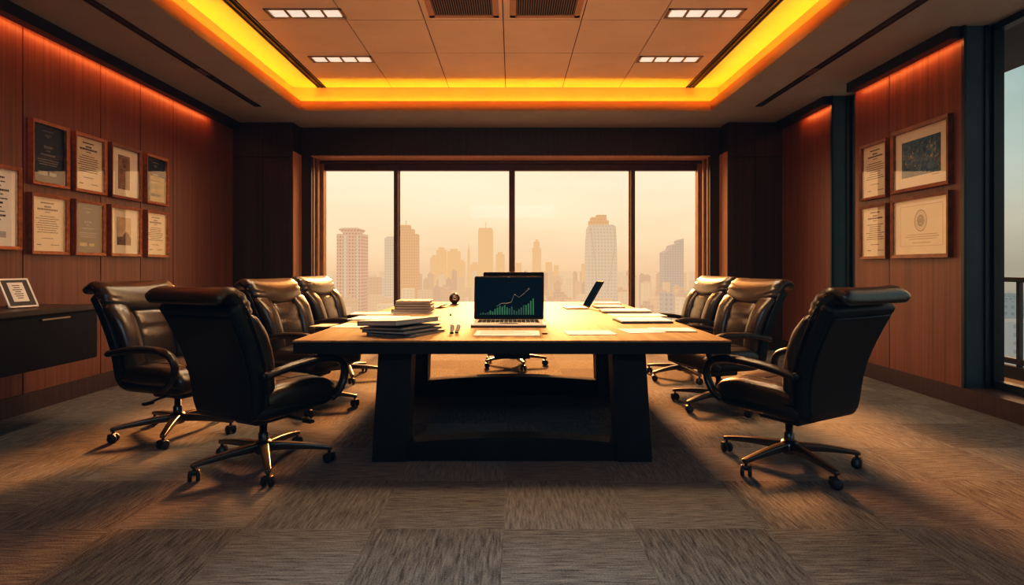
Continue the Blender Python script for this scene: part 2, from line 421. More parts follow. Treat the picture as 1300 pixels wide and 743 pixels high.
M['reveal'] = wood_wall('veneer_with_light', (.55, .27, .14))  # paler veneer copy: window light on these faces is put into its colour
struct(MB().box((PL, YB, .17), (PL+.012, YBM, 2.96)).build('trim_7', 'reveal'), 'left pier side with window light in its colour', 'trim')
struct(MB().box((PR-.012, YB, .17), (PR, YBM, 2.96)).build('trim_8', 'reveal'), 'right pier side with window light in its colour', 'trim')
struct(MB().box((PL+.012, YBM+.004, 2.945), (PR-.012, YG-.14, 2.96)).build('trim_9', 'reveal'), 'beam underside above the window with light in its colour', 'trim')
# back window: frame, three mullions, four panes
w1 = bpy.data.objects.new('window_1', None); COL.objects.link(w1); struct(w1, 'wide back window in four panes over the hazy orange city', 'window')
GL, GR = at(413, 0, YG).x, at(886.7, 0, YG).x
ZT = at(0, 217, YG).z; ZBt = .30
mb = MB(); mb.box((-3.12, YG-.05, ZT), (3.08, YG+.05, 2.98)); mb.box((-3.12, YG-.05, .24), (3.08, YG+.05, ZBt))
mb.box((-3.10, YG-.13, ZT+.10), (3.06, YG-.05, 2.96))
mb.build('window_frame', 'frame_dark', w1)
mb = MB()
for s, e, g in ((-1, -3.10, GL), (1, 3.06, GR)):
    for (ya, yb, d) in ((YG-.42, YG-.36, .012), (YG-.28, YG-.20, .03), (YG-.10, YG+.05, .06)):
        mb.box((min(e, e-s*d), ya, .26), (max(e, e-s*d), yb, 2.96))
    mb.box((min(e, g), YG-.03, .26), (max(e, g), YG+.05, 2.96))
mb.build('jamb_lining', 'frame_warm', w1)
mull = [at(504.3, 0, YG).x, at(650, 0, YG).x, at(801.8, 0, YG).x]
for i, x in enumerate(mull):
    MB().box((x-.032, YG-.12, ZBt), (x+.032, YG+.05, ZT)).build('mullion', 'frame_dark', w1)
    MB().box((x-.048, YG-.02, ZBt), (x+.048, YG+.02, ZT)).build('mullion_bead', 'frame_warm', w1)
edges = [GL]+mull+[GR]
for a, b in zip(edges[:-1], edges[1:]):
    MB().box((a, YG+.022, ZBt), (b, YG+.030, ZT)).build('pane', 'glass', w1)

# ceiling: soffit ring, raised panel field, cove
mb = MB()
OX0, OX1 = XL-.02, XR+.02
mb.box((OX0, YF, ZS), (CL, YG, ZS+.04)); mb.box((CR, YF, ZS), (XR+.36, YG, ZS+.04))
mb.box((CL, CBK, ZS), (CR, YG, ZS+.04)); mb.box((CL, YF, ZS), (CR, CFR, ZS+.04))
struct(mb.build('ceiling', 'soffit'), 'brown painted lower ceiling border around the glowing cove', 'ceiling')
cx0, cx1, cy0, cy1 = CL-TW, CR+TW, CFR-TW, CBK+TW
mb = MB()
mb.box((cx0-.05, cy0-.05, ZS+.04), (cx0, cy1+.05, ZC)); mb.box((cx1, cy0-.05, ZS+.04), (cx1+.05, cy1+.05, ZC))
mb.box((cx0, cy1, ZS+.04), (cx1, cy1+.05, ZC)); mb.box((cx0, cy0-.05, ZS+.04), (cx1, cy0, ZC))
struct(mb.build('trim_1', 'cove'), 'yellow lit back wall of the ceiling cove', 'ceiling cove')
mb = MB(); lz0, lz1 = ZS+.004, ZS+.135
mb.box((CL, CFR, lz0), (CL+.012, CBK, lz1)); mb.box((CR-.012, CFR, lz0), (CR, CBK, lz1))
mb.box((CL, CBK-.012, lz0), (CR, CBK, lz1)); mb.box((CL, CFR, lz0), (CR, CFR+.012, lz1))
struct(mb.build('trim_2', 'lip'), 'orange glowing lip of the ceiling cove', 'ceiling cove')
# raised field: margin strips + tiles
SLL, SLR = -2.67, 2.50
mb = MB()
mb.box((cx0-.05, cy0-.05, ZC+.012), (cx1+.05, cy1+.05, ZC+.06))
struct(mb.build('trim_3', 'groove'), 'dark grid joints behind the ceiling tiles', 'ceiling')
tiles = MB(); lines_x = [SLL+.06]+[-.09+.8*k for k in range(-3, 4) if SLL+.3 < -.09+.8*k < SLR-.3]+[SLR-.06]
lines_y = [cy0]+[5.94+.92*k for k in range(-7, 3) if cy0+.2 < 5.94+.92*k < cy1-.2]+[cy1]
g = .005
for a, b in zip(lines_x[:-1], lines_x[1:]):
    for c, d in zip(lines_y[:-1], lines_y[1:]):
        tiles.box((a+g, c+g, ZC), (b-g, d-g, ZC+.014))
tiles.box((cx0, cy0, ZC), (SLL-.06, cy1, ZC+.014)); tiles.box((SLR+.06, cy0, ZC), (cx1, cy1, ZC+.014))
struct(tiles.build('ceiling_field', 'ceil'), 'raised tan ceiling of large square tiles', 'ceiling')
for side, x in (('left', SLL), ('right', SLR)):
    t = thing('ceiling_slot', f'long black double slot in the raised ceiling beside the {side} glowing cove', 'ceiling slot', (x, 0, ZC), 0, 'slots in the raised ceiling')
    MB().box((-.058, cy0+.05, .002), (.058, cy1-.004, .011)).build('slot_channel', 'black', t)
    MB().box((-.058, cy0+.05, -.008), (-.046, cy1-.004, .011)).box((.046, cy0+.05, -.008), (.058, cy1-.004, .011)).box((-.006, cy0+.05, -.010), (.010, cy1-.004, .004)).build('slot_rail', 'frame_blue', t)
# linear diffusers in the soffit
for side, x in (('left', -3.40), ('right', 3.30)):
    t = thing('slot_diffuser', f'long narrow black air slot in the lower ceiling on the {side}', 'air diffuser', (x, 0, ZS), 0, 'air slots in the lower ceiling')
    mb = MB().box((-.045, 1.2, -.006), (-.034, 7.8, .002)).box((.034, 1.2, -.006), (.045, 7.8, .002)).box((-.045, 7.79, -.006), (.045, 7.8, .002)).box((-.045, 1.2, -.006), (.045, 1.21, .002))
    mb.build('diffuser_frame', 'trimdark', t)
    MB().box((-.034, 1.21, -.002), (.034, 7.79, .002)).build('diffuser_recess', 'black', t)
    mb = MB()
    for k in range(300):
        y = 1.25+k*.0218
        if 4.6 < y < 5.6: mb.box((-.034, y, -.004), (.034, y+.008, -.002))
    mb.box((-.005, 1.21, -.0045), (.005, 7.79, -.002))
    mb.build('diffuser_blade', 'frame_dark', t)
    MB().box((-.03, 6.30, -.006), (.03, 6.52, -.001)).build('spot_insert', 'steel', t); MB().box((-.03, 7.58, -.006), (.03, 7.78, -.001)).build('spot_insert', 'steel', t)

# recessed lights
for (px, py, row, side) in ((388, 16.5, 'nearer', 'left'), (434, 75, 'farther', 'left'), (894.5, 16.5, 'nearer', 'right'), (849.5, 75, 'farther', 'right')):
    Y = (ZC-H)*F/(CY-py); X = (px-CX)*Y/F
    t = thing('ceiling_light', f'recessed rectangular ceiling light with glowing cells, {row} one on the {side}', 'ceiling light', (X, Y, ZC), 0, 'recessed ceiling lights')
    w, d = .38, .105
    mb = MB().box((-w, -d, -.010), (w, -d+.022, .004)).box((-w, d-.022, -.010), (w, d, .004)).box((-w, -d, -.010), (-w+.022, d, .004)).box((w-.022, -d, -.010), (w, d, .004))
    for q in (-1, 0, 1): mb.box((q*.18-.012, -d, -.008), (q*.18+.012, d, .002))
    mb.build('light_housing', 'lampbody', t)
    for q in (-1.5, -.5, .5, 1.5):
        MB().box((q*.178-.072, -d+.024, -.005), (q*.178+.072, d-.024, -.001)).build('light_diffuser', 'lamp', t)
# vents
for (x0, x1, nm) in ((-.83, -.13, 'left'), (-.02, .68, 'right')):
    t = thing('ceiling_vent', f'square ceiling vent with dark narrow louvres, {nm} of the pair', 'vent', ((x0+x1)/2, 5.52, ZC), 0, 'ceiling vents')
    h = .35
    MB().box((-h, -h, -.012), (h, -h+.06, .004)).box((-h, h-.06, -.012), (h, h, .004)).box((-h, -h, -.012), (-h+.06, h, .004)).box((h-.06, -h, -.012), (h, h, .004)).build('vent_frame', 'vent', t, bevel=.004)
    MB().box((-h+.05, -h+.05, -.002), (h-.05, h-.05, .003)).build('vent_back', 'black', t)
    mb = MB()
    for k in range(26):
        x = -h+.07+k*(2*h-.14)/25
        mb.box((x-.0035, -h+.06, -.010), (x+.0035, h-.06, -.002))
    mb.build('louvre', 'slat', t)

# wall-wash: dark crown trim with a light line beneath
def wash_trim(n, x, sign, y0, y1, label):
    struct(MB().box((min(x, x-sign*.10), y0, 3.285), (max(x, x-sign*.10), y1, ZS)).build(n, 'trimdark'), label, 'trim')
wash_trim('trim_4', XL, -1, YF, YB, 'dark crown trim along the left wall')
wash_trim('trim_5', XR, 1, 5.2, 6.83, 'dark crown trim above the frames on the right')
wash_trim('trim_6', XR, 1, 7.34, YB, 'dark crown trim in the far right corner')

# right side: narrow window and balcony window
def side_window(name, y0, y1, label, nm):
    w = bpy.data.objects.new(name, None); COL.objects.link(w); struct(w, label, 'window')
    XW = 4.30
    mb = MB()
    mb.box((XR+.0, y1-.012, .165), (XW+.06, y1+.0, ZS))
    mb.box((XR+.0, y0, .165), (XW+.06, y0+.012, ZS))
    mb.build('reveal', 'jamb', w)
    mb = MB().box((XW-.04, y0, .165), (XW+.05, y1, .235)).box((XW-.04, y0, ZS-.06), (XW+.05, y1, ZS))
    mb.box((XW-.04, y0, .165), (XW+.05, y0+.06, ZS)).box((XW-.04, y1-.05, .165), (XW+.05, y1-.012, ZS))
    mb.box((XW-.10, y1-.03, .165), (XW-.07, y1-.012, ZS))
    for k in nm: mb.box((XW-.04, k-.035, .165), (XW+.05, k+.035, ZS))
    mb.box((XR-.012, y1-.03, .16), (XR+.012, y1, ZS))
    mb.build('window_frame', 'frame_blue', w)
    MB().box((XR-.02, y0, .150), (XW, y1, .168)).build('window_sill', 'base', w)
    MB().box((XW+.015, y0+.03, .2), (XW+.022, y1-.04, ZS-.03)).build('pane', 'glass', w)
    return w
side_window('window_2', 6.83, 7.34, 'narrow full height window between two wood walls on the right', [])
side_window('window_3', YF+.1, 5.2, 'full height balcony window at the right edge', [2.4, .2])
struct(MB().box((XR, YF, 0), (XR+.36, 5.2, .15)).box((XR, 6.83, 0), (XR+.36, 7.34, .15)).box((XR, YF, 0), (XR+.36, YF+.1, ZS)).build('wall_right_plinth', 'base'), 'low dark plinth under the balcony window', 'wall')

# balcony
struct(MB().box((4.38, YF, -.1), (5.5, 6.9, .04)).build('balcony_floor', 'balcony'), 'grey balcony floor outside the right window', 'balcony')
struct(MB().box((4.38, YF, ZS+.01), (5.47, 9.6, ZS+.25)).build('balcony_ceiling', 'balcony'), 'grey soffit above the balcony', 'balcony')
rt = thing('balcony_railing', 'slate metal and glass railing of the balcony outside the right window', 'railing', (5.40, 0, .04))
MB().box((-.035, YF, 1.04), (.035, 6.9, 1.09)).build('top_rail', 'rail', rt, bevel=.006)
MB().box((-.025, YF, .16), (.025, 6.9, .22)).build('bottom_rail', 'rail', rt)
MB().box((-.03, YF, 0), (.05, 6.9, .13)).build('kerb', 'balcony', rt)
posts = [6.86, 6.2, 5.0, 3.8, 2.6]
for y in posts: MB().box((-.02, y-.02, 0), (.02, y+.02, 1.05)).build('post', 'rail', rt)
for a, b in zip(posts[1:], posts[:-1]): MB().box((-.006, a+.03, .22), (.006, b-.03, 1.04)).build('glass_panel', 'glass', rt)

# ------------------------------------------------------------------ credenza + tablet frame
cz = thing('credenza', 'black wall hung credenza with steel drawer pulls along the left wall', 'cabinet', (XL+.004, 0, 0))
CXF = .60
MB().box((.0, 2.0, .885), (CXF+.015, 5.02, .925)).build('cabinet_top', 'cabtop', cz, bevel=.004)
MB().box((.0, 2.0, .47), (CXF-.02, 5.0, .885)).build('cabinet_body', 'cabinet', cz)
for a, b in ((2.02, 3.0), (3.01, 4.0), (4.01, 4.985)):
    d = MB().box((CXF-.02, a, .48), (CXF, b, .865)).build('drawer', 'cabinet', cz, bevel=.003)
    yh = b-.60 if b > 4.5 else b-.30
    MB().box((CXF, yh, .838), (CXF+.014, yh+.28, .850)).build('drawer_pull', 'steel', d)

tb = thing('tablet_frame', 'small white framed document leaning back on the credenza top', 'picture frame', (-3.765, 4.50, .931), math.radians(78))
tilt = Matrix.Rotation(math.radians(-28), 4, 'X')
w, h = .112, .250
mb = MB().box((-w, -.006, 0), (w, .006, .014)).box((-w, -.006, h-.014), (w, .006, h)).box((-w, -.006, 0), (-w+.014, .006, h)).box((w-.014, -.006, 0), (w, .006, h))
mb.build('frame', 'paper_w', tb, xf=tilt)
dk = MB().box((-w+.013, -.003, .013), (w-.013, .004, h-.013)).build('mat_board', 'folder_blk', tb, xf=tilt)
pp = MB().box((-.058, -.0045, .05), (.058, -.0028, h-.035)).build('document', 'paper_w', dk, xf=tilt)
mb = MB()
for k in range(7):
    ww = random.uniform(.02, .045); z = h-.065-k*.018
    mb.box((-ww, -.0055, z), (ww, -.0044, z+.006))
mb.build('print', 'ink', dk, xf=tilt)
MB().box((-.02, .0, .0), (.02, .004, .15)).build('easel_strut', 'folder_blk', tb, xf=Matrix.Translation((0, .15, 0)) @ Matrix.Rotation(math.radians(28), 4, 'X'))

# ------------------------------------------------------------------ framed certificates
def words(mb, cx, z, width, hgt, n, rnd=True):
    # a centred printed line broken into word-like strokes
    x = cx-width/2; end = cx+width/2
    while x < end-.004:
        w = min(random.uniform(.010, .034), end-x)
        mb.box((x, n-.0012, z-hgt/2), (x+w, n, z+hgt/2)); x += w+.005

def frame(name, label, side, Y0, Y1, z0, z1, style, fm='picframe', bw=.028, dep=.05, group=None):
    x = XL if side == 'L' else XR
    w = (Y1-Y0)/2; h = (z1-z0)/2
    t = thing(name, label, 'picture frame', (x, (Y0+Y1)/2, (z0+z1)/2), PI/2 if side == 'L' else -PI/2, group)
    mb = MB()
    # mitred moulding: front face slopes inwards
    o = [(-w, -h), (w, -h), (w, h), (-w, h)]; iw, ih = w-bw, h-bw; q = [(-iw, -ih), (iw, -ih), (iw, ih), (-iw, ih)]
    for i in range(4):
        j = (i+1) % 4
        A, B, C, D = o[i], o[j], q[j], q[i]
        vs = [(p[0], 0, p[1]) for p in (A, B, C, D)]+[(A[0], -dep, A[1]), (B[0], -dep, B[1]), (C[0], -dep+.010, C[1]), (D[0], -dep+.010, D[1])]
        mb.add(vs, [(0, 1, 2, 3), (4, 7, 6, 5), (0, 4, 5, 1), (1, 5, 6, 2), (2, 6, 7, 3), (3, 7, 4, 0)])
    mb.build('frame', fm, t)
    n0 = -.012
    pm = {'navy': 'paper_navy', 'navy_glare': 'paper_navy', 'grey': 'paper_grey', 'cert': 'paper', 'white': 'paper_w', 'white_seal': 'paper_w', 'mat_fig': 'matboard', 'mat_sea': 'matboard', 'art': 'matboard', 'seal': 'paper'}[style]
    doc = MB().box((-iw-.004, n0, -ih-.004), (iw+.004, -.004, ih+.004)).build('document' if pm != 'matboard' else 'mat_board', pm, t)
    pr = MB(); n = n0
    ink = 'ink'
    if style in ('navy', 'grey', 'navy_glare'):
        ink = 'ink_light'
        for zz, ww, hh in ((.80, .34, .010), (.66, .22, .012), (.60, .10, .010), (.25, .30, .022), (.12, .14, .010), (-.02, .5, .014), (-.20, .72, .008), (-.28, .66, .008), (-.36, .60, .008)):
            words(pr, 0, zz*ih, ww*2*iw*.9, hh, n)
        g2 = MB()
        g2.box((-.62*iw, n-.0012, -.74*ih), (-.05*iw, n, -.60*ih)).box((.08*iw, n-.0012, -.74*ih), (.5*iw, n, -.62*ih))
        g2.build('stamp', 'ink_light' if style != 'grey' else 'gold_ink_glare', doc)
        if style == 'navy_glare':
            MB().box((-.55*iw, n-.0012, -.95*ih), (.95*iw, n-.0002, .18*ih)).build('painted_reflection', 'gold_ink_glare', doc)  # window reflection in the glass, painted as a gold patch
    elif style in ('cert', 'white'):
        rows = [(.80, .42, .012), (.66, .20, .014), (.56, .62, .016), (.46, .16, .008)]+[(.30-k*.085, random.uniform(.45, .78), .007) for k in range(8)]+[(-.52, .36, .006)]
        for zz, ww, hh in rows: words(pr, 0, zz*ih, ww*2*iw, hh, n)
        words(pr, -.5*iw, -.76*ih, .3*iw, .008, n); words(pr, .45*iw, -.76*ih, .5*iw, .006, n)
    elif style == 'white_seal':
        for k in range(11): words(pr, .0, (.78-k*.11)*ih, random.uniform(.35, .75)*2*iw, .009 if k % 3 else .016, n)
        MB().box((-.1*iw, n-.0012, -.78*ih), (.6*iw, n, -.62*ih)).build('stamp', 'pages', doc)
    elif style == 'mat_fig':
        f = MB().box((-.46*iw, n-.0015, -.70*ih), (.40*iw, n, .72*ih)).build('print', 'sepia', doc)
        MB().box((-.20*iw, n-.003, .40*ih), (.20*iw, n-.001, .62*ih)).box((-.12*iw, n-.003, .22*ih), (.12*iw, n-.001, .36*ih)).build('figure', 'sepia_dk', doc)
        for k in range(8): words(pr, -.03*iw, (.1-k*.09)*ih, .55*iw, .005, n-.001)
    elif style == 'mat_sea':
        MB().box((-.50*iw, n-.0015, -.25*ih), (.50*iw, n, .62*ih)).build('print_sky', 'sepia_lt', doc)
        MB().box((-.50*iw, n-.0015, -.62*ih), (.50*iw, n, -.25*ih)).build('print_water', 'sepia_dk', doc)
        sh = [(-.10*iw, -.26*ih), (.38*iw, -.26*ih), (.34*iw, -.12*ih), (.22*iw, -.05*ih), (.12*iw, -.02*ih), (.02*iw, -.10*ih), (-.06*iw, -.18*ih)]
        pr.prism(sh, 'y', n-.003, n-.0016); ink = 'sepia_dk'
    elif style == 'art':
        MB().box((-.74*iw, n-.002, -.62*ih), (.72*iw, n, .64*ih)).build('print', 'art', doc)
        words(pr, .55*iw, -.68*ih, .25*iw, .006, n)
    elif style == 'seal':
        # thin border, round emblem with rings and petals, lines of print
        ln = .003
        for a, b in (((-.80*iw, .78*ih), (.80*iw, .78*ih+ln)), ((-.80*iw, -.70*ih), (.80*iw, -.70*ih+ln)), ((-.80*iw, -.70*ih), (-.80*iw+ln, .78*ih)), ((.80*iw-ln, -.70*ih), (.80*iw, .78*ih))):
            pr.box((a[0], n-.001, a[1]), (b[0], n, b[1]))
        em = MB(); cz_ = .22*ih; R = .105
        def ring(r0, r1, k=36, wob=0):
            for i in range(k):
                a0, a1 = 2*PI*i/k, 2*PI*(i+1)/k
                f0 = 1+wob*(i % 2); f1 = 1+wob*((i+1) % 2)
                P = lambda r, a, z: (r*math.cos(a)*.82, n-.001-z, cz_+r*math.sin(a))
                em.quad(P(r0, a0, .0005), P(r1*f0, a0, .0005), P(r1*f1, a1, .0005), P(r0, a1, .0005))
        ring(R*.90, R, 40, .05); ring(R*.72, R*.78)
        for k in range(10):
            a = 2*PI*k/10
            em.lathe([(.0, -.0015), (.016, -.0015), (.016, -.001)], 8, (R*.46*math.cos(a)*.82, n, cz_+R*.46*math.sin(a)), 'y')
        em.lathe([(.0, -.0015), (.028, -.0015), (.028, -.001)], 14, (0, n, cz_), 'y')
        em.build('emblem', 'ink_soft', doc)
        for zz, ww in ((-.28, .62), (-.36, .70), (-.44, .56), (-.58, .40)): words(pr, .05*iw, zz*ih, ww*2*iw*.9, .007, n)
        ink = 'ink_soft'
    if pr.v: pr.build('lettering', ink, doc)
    MB().quad((-iw, -dep+.016, -ih), (iw, -dep+.016, -ih), (iw, -dep+.016, ih), (-iw, -dep+.016, ih)).build('glass', 'pglass', t)
    return t

def YL(px): return F*(-XL-.045)/(CX-px)
def YR(px): return F*(XR-.045)/(px-CX)
GLf, GRf = 'framed documents on the left wall', 'framed documents on the right pier'
zt0, zt1, zb0, zb1 = 1.962, 2.526, 1.355, 1.886
frame('framed_certificate', 'framed dark navy certificate in the upper row, nearest the viewer on the left wall', 'L', YL(41.5), YL(88.5), zt0, zt1, 'navy', group=GLf)
frame('framed_certificate', 'framed cream certificate second in the upper row, between the navy one and the sepia picture', 'L', YL(96), YL(136), zt0, zt1, 'cert', group=GLf)
frame('framed_picture', 'framed tall sepia figure print in wide mat, upper row on the left wall', 'L', YL(142), YL(180.3), zt0, zt1, 'mat_fig', 'picframe_dk', group=GLf)
frame('framed_certificate', 'framed black certificate with painted gold reflection at the far end of the upper left row', 'L', YL(186.5), YL(214.5), zt0, zt1, 'navy_glare', group=GLf)
frame('framed_certificate', 'framed cream certificate directly below the navy one on the left wall', 'L', YL(40.5), YL(88), zb0, zb1, 'cert', group=GLf)
frame('framed_certificate', 'framed charcoal grey certificate in the lower row of the left wall', 'L', YL(96), YL(134.2), zb0, zb1, 'grey', group=GLf)
frame('framed_picture', 'framed small sepia seascape with ship and wide mat, lower row of the left wall', 'L', YL(141), YL(180.2), zb0, zb1, 'mat_sea', group=GLf)
frame('framed_certificate', 'framed cream certificate at the far end of the lower row on the left wall', 'L', YL(187), YL(214.6), zb0, zb1, 'cert', group=GLf)
frame('framed_certificate', 'large framed white certificate cut off by the left edge of the photo', 'L', 4.38, YL(28), 1.385, 2.07, 'white_seal', group=GLf)
frame('framed_certificate', 'small framed certificate in the upper left of the four on the right pier', 'R', YR(1124.5), YR(1091), 1.99, 2.615, 'cert', 'picframe_dk', group=GRf)
frame('framed_picture', 'large framed blue and gold abstract print in a wide mat on the right pier', 'R', YR(1204), YR(1130.5), 2.0, 2.645, 'art', 'picframe_dk', .036, group=GRf)
frame('framed_certificate', 'small framed certificate in the lower left of the four on the right pier', 'R', YR(1124.5), YR(1091), 1.331, 1.925, 'cert', 'picframe_dk', group=GRf)
frame('framed_certificate', 'large framed certificate with round emblem, lower right of the four on the right pier', 'R', YR(1204), YR(1130.5), 1.331, 1.945, 'seal', 'picframe_dk', .036, group=GRf)

# ------------------------------------------------------------------ chairs
SP = [(-.225, .34), (-.230, .44), (-.240, .55), (-.262, .66), (-.300, .77), (-.345, .87), (-.388, .955), (-.424, 1.012), (-.462, 1.044), (-.494, 1.036), (-.508, 1.014)]
def cat(ps, k=14):
    out = []
    for i in range(len(ps)-1):
        p0 = ps[max(i-1, 0)]; p1 = ps[i]; p2 = ps[i+1]; p3 = ps[min(i+2, len(ps)-1)]
        for j in range(k):
            t = j/k
            out.append(tuple(.5*((2*b)+(-a+c)*t+(2*a-5*b+4*c-d)*t*t+(-a+3*b-3*c+d)*t**3) for a, b, c, d in zip(p0, p1, p2, p3)))
    out.append(tuple(ps[-1])); return out
SPL = cat(SP); SLEN = [0]
for a, b in zip(SPL[:-1], SPL[1:]): SLEN.append(SLEN[-1]+math.dist(a, b))
LTOT = SLEN[-1]
def spine(s):
    s = max(0, min(LTOT-1e-6, s))
    lo, hi = 0, len(SLEN)-1
    while hi-lo > 1:
        m = (lo+hi)//2
        if SLEN[m] <= s: lo = m
        else: hi = m
    f = (s-SLEN[lo])/(SLEN[hi]-SLEN[lo])
    p = [SPL[lo][i]+(SPL[hi][i]-SPL[lo][i])*f for i in (0, 1)]
    a = SPL[max(lo-3, 0)]; b = SPL[min(hi+3, len(SPL)-1)]
    l = math.dist(a, b); t = ((b[0]-a[0])/l, (b[1]-a[1])/l)
    return p, t
def bw_(x, s, n):
    p, t = spine(s); extra = max(0, s-LTOT)
    low = min(0, s)
    return (x, p[0]+t[1]*n+t[0]*(extra+low), p[1]-t[0]*n+t[1]*(extra+low))
SH = .72   # shell height along the spine
def wid(s):
    u = max(0, min(1, s/SH)); return .265+.052*(u**.8)

def make_chair(label, group):
    t = thing('executive_chair', label, 'chair', (0, 0, 0), 0, group)
    # outer shell
    def f_shell(x, s, n):
        k = wid(s)/.30
        if s < .12: k *= 1-.18*((.12-s)/.12)**2
        return bw_(x*k, s, n-.05*(x/.3)**2*0)
    sh = MB().rbox((-.30, 0, -.055), (.30, SH, .03), (.035, .035, .03), nn=(8, 16, 1), fn=f_shell).build('back_shell', 'shell', t, True)
    def f_pan(x, s, n): return f_shell(x, s, n-.008*math.cos(x/.28*1.4)*math.cos((s-SH/2)/(SH/2)*1.4))
    MB().rbox((-.262, .04, -.064), (.262, SH-.06, -.05), (.012, .012, .006), nn=(8, 14, 1), fn=f_pan).build('rear_panel', 'shell', sh, True)
    for sg in (-1, 1):
        MB().tube([bw_(sg*(wid(s)+.001), s, .028) for s in [.10+i*(SH-.14)/18 for i in range(19)]], .0065, 6).build('piping', 'armmat', sh, True)
    # side bolsters
    for sg in (-1, 1):
        def f_b(x, s, n, sg=sg):
            u = (s-.16)/.46
            b = 1+.10*math.sin(max(0, min(1, u))*PI)-.30*max(0, (u-.7)/.3)
            xx = x*(.93+.16*max(0, min(1, u)))
            return bw_(sg*xx, s, n*b)
        MB().rbox((.135, .13, .015), (.292, .62, .112), (.06, .05, .055), nn=(4, 12, 2), fn=f_b).build('side_bolster', 'leather', t, True)
    # centre cushion, with a soft crease
    def f_c(x, s, n):
        cre = .010*math.exp(-((s-.40)/.02)**2)
        return bw_(x*(.92+.16*s), s, n*(1+.18*math.cos(x/.15*1.3)*math.sin(max(0, min(1, (s-.13)/.48))*PI))-(cre if n > .05 else 0))
    MB().rbox((-.150, .13, .015), (.150, .55, .085), (.045, .06, .04), nn=(6, 14, 2), fn=f_c).build('centre_cushion', 'leather', t, True)
    # headrest pillow that rolls over the top
    def f_h(x, s, n):
        u = x/.305
        s0, s1 = .53, LTOT+.01
        v = (s-s0)/(s1-s0)
        s2 = s+(1-v)*(.080*u*u-.012)
        bul = 1+.42*math.sin(max(0, min(1, v*1.35))*PI)*(1-.5*u*u)-.45*max(0, (v-.62)/.38)
        nn_ = n*bul if n > 0 else n
        fold = .005*math.sin(34*v+u*3)*max(0, abs(u)-.55)*2*(1 if n > .03 else 0)
        return bw_(x*(1+.035*min(1, v*1.4)), s2, nn_+fold)
    MB().rbox((-.305, .53, -.012), (.305, LTOT+.01, .072), (.055, .05, .042), nn=(12, 20, 2), fn=f_h).build('headrest', 'leather', t, True)
    # seat
    def f_s(x, y, z):
        u = max(0, (y-.12)/.24)
        w = 1-.05*max(0, -y/.26)
        dome = .018*(1-(x/.30)**2)*(1 if z > .44 else 0)
        return (x*w, y, z-.06*u*u*(1 if z > .42 else .2)+dome-.020*math.exp(-((y+.20)/.07)**2)*(1 if z > .44 else 0))
    se = MB().rbox((-.292, -.245, .385), (.292, .345, .525), (.055, .09, .055), nn=(10, 12, 3), fn=f_s).build('seat', 'leather', t, True)
    mb = MB()
    top = lambda x, y: f_s(x, y, .525)
    for sg in (-1, 1):
        mb.tube([top(sg*.17, y) for y in [-.2+i*.035 for i in range(13)]], .0035, 6)
    mb.tube([top(x, .05) for x in [-.17+i*.0283 for i in range(13)]], .0035, 6)
    mb.build('seam', 'armmat', se, True)
    def f_u(x, y, z):
        k = 1-.12*((.42-z)/.10)**2
        return (x*k, y*k, z)
    MB().rbox((-.285, -.255, .335), (.285, .325, .43), (.05, .08, .045), nn=(6, 8, 2), fn=f_u).build('seat_pan', 'shell', t, True)
    # armrests
    path = cat([(-.262, .606), (-.18, .626), (-.05, .645), (.10, .654), (.22, .648), (.305, .618), (.340, .566), (.334, .500), (.295, .436), (.235, .395)], 5)
    for sg in (-1, 1):
        n = len(path)
        rs = [.034*(.82+.25*math.sin(PI*min(1, i/(n*.65)))) if i < n*.65 else .028 for i in range(n)]
        a = MB().tube([(sg*(.322+.012*math.sin(PI*i/(n-1))), p[0], p[1]) for i, p in enumerate(path)], rs, 12, flat=(1.0, .72)).build('armrest', 'armmat', t, True)
        MB().lathe([(.0, -.012), (.020, -.012), (.022, 0), (.020, .012), (0, .012)], 14, (sg*.318, -.256, .613), 'x').build('pivot_cap', 'blackpl', a, True)
    # mechanism
    MB().rbox((-.10, -.13, .275), (.10, .15, .345), .02, nn=(2, 2, 1)).build('tilt_mechanism', 'blackpl', t, True)
    MB().tube([(.06, .05, .305), (.20, .06, .300), (.285, .07, .290)], .008, 8).rbox((.26, .052, .278), (.335, .088, .298), .008, nn=(2, 2, 1)).build('lever', 'blackpl', t, True)
    MB().lathe([(.030, .10), (.030, .20), (.022, .205), (.022, .285)], 16).build('gas_column', 'chrome', t, True)
    hb = MB().lathe([(.0, .075), (.040, .075), (.055, .09), (.055, .135), (.038, .155), (.0, .155)], 20).build('base_hub', 'chrome', t, True)
    R = .405
    for k in range(5):
        a = 2*PI*k/5+PI/2+.3
        rot = Matrix.Rotation(a, 4, 'Z')
        mb = MB()
        def f_l(x, y, z):
            u = (x-.03)/(R-.03)
            zc = .118-.030*u*u; hh = .026*(1-.55*u); ww = 1-.42*u
            return (x, y*ww, zc+(z)*hh/.026)
        mb.rbox((.03, -.029, -.026), (R, .029, .026), (.012, .012, .012), nn=(8, 2, 1), fn=f_l)
        lg = mb.build('base_leg', 'chrome', t, True, xf=rot)
        mb = MB(); c = R-.018
        mb.lathe([(.009, .045), (.009, .088)], 10, (c, 0, 0))
        sw = Matrix.Rotation(random.uniform(0, PI), 4, 'Z')
        wh = MB()
        for sg in (-1, 1):
            wh.lathe([(0, sg*.010), (.026, sg*.010), (.030, sg*.014), (.030, sg*.026), (.024, sg*.031), (0, sg*.031)], 16, (0, 0, .030), 'y')
        wh.rbox((-.028, -.030, .034), (.012, .030, .062), .010, nn=(2, 2, 1))
        mb.add([tuple(sw @ Vector(v)+Vector((c, 0, 0))) for v in wh.v], wh.f)
        mb.build('caster', 'blackpl', lg, True, xf=rot)
    return t

CG = 'executive chairs around the conference table'
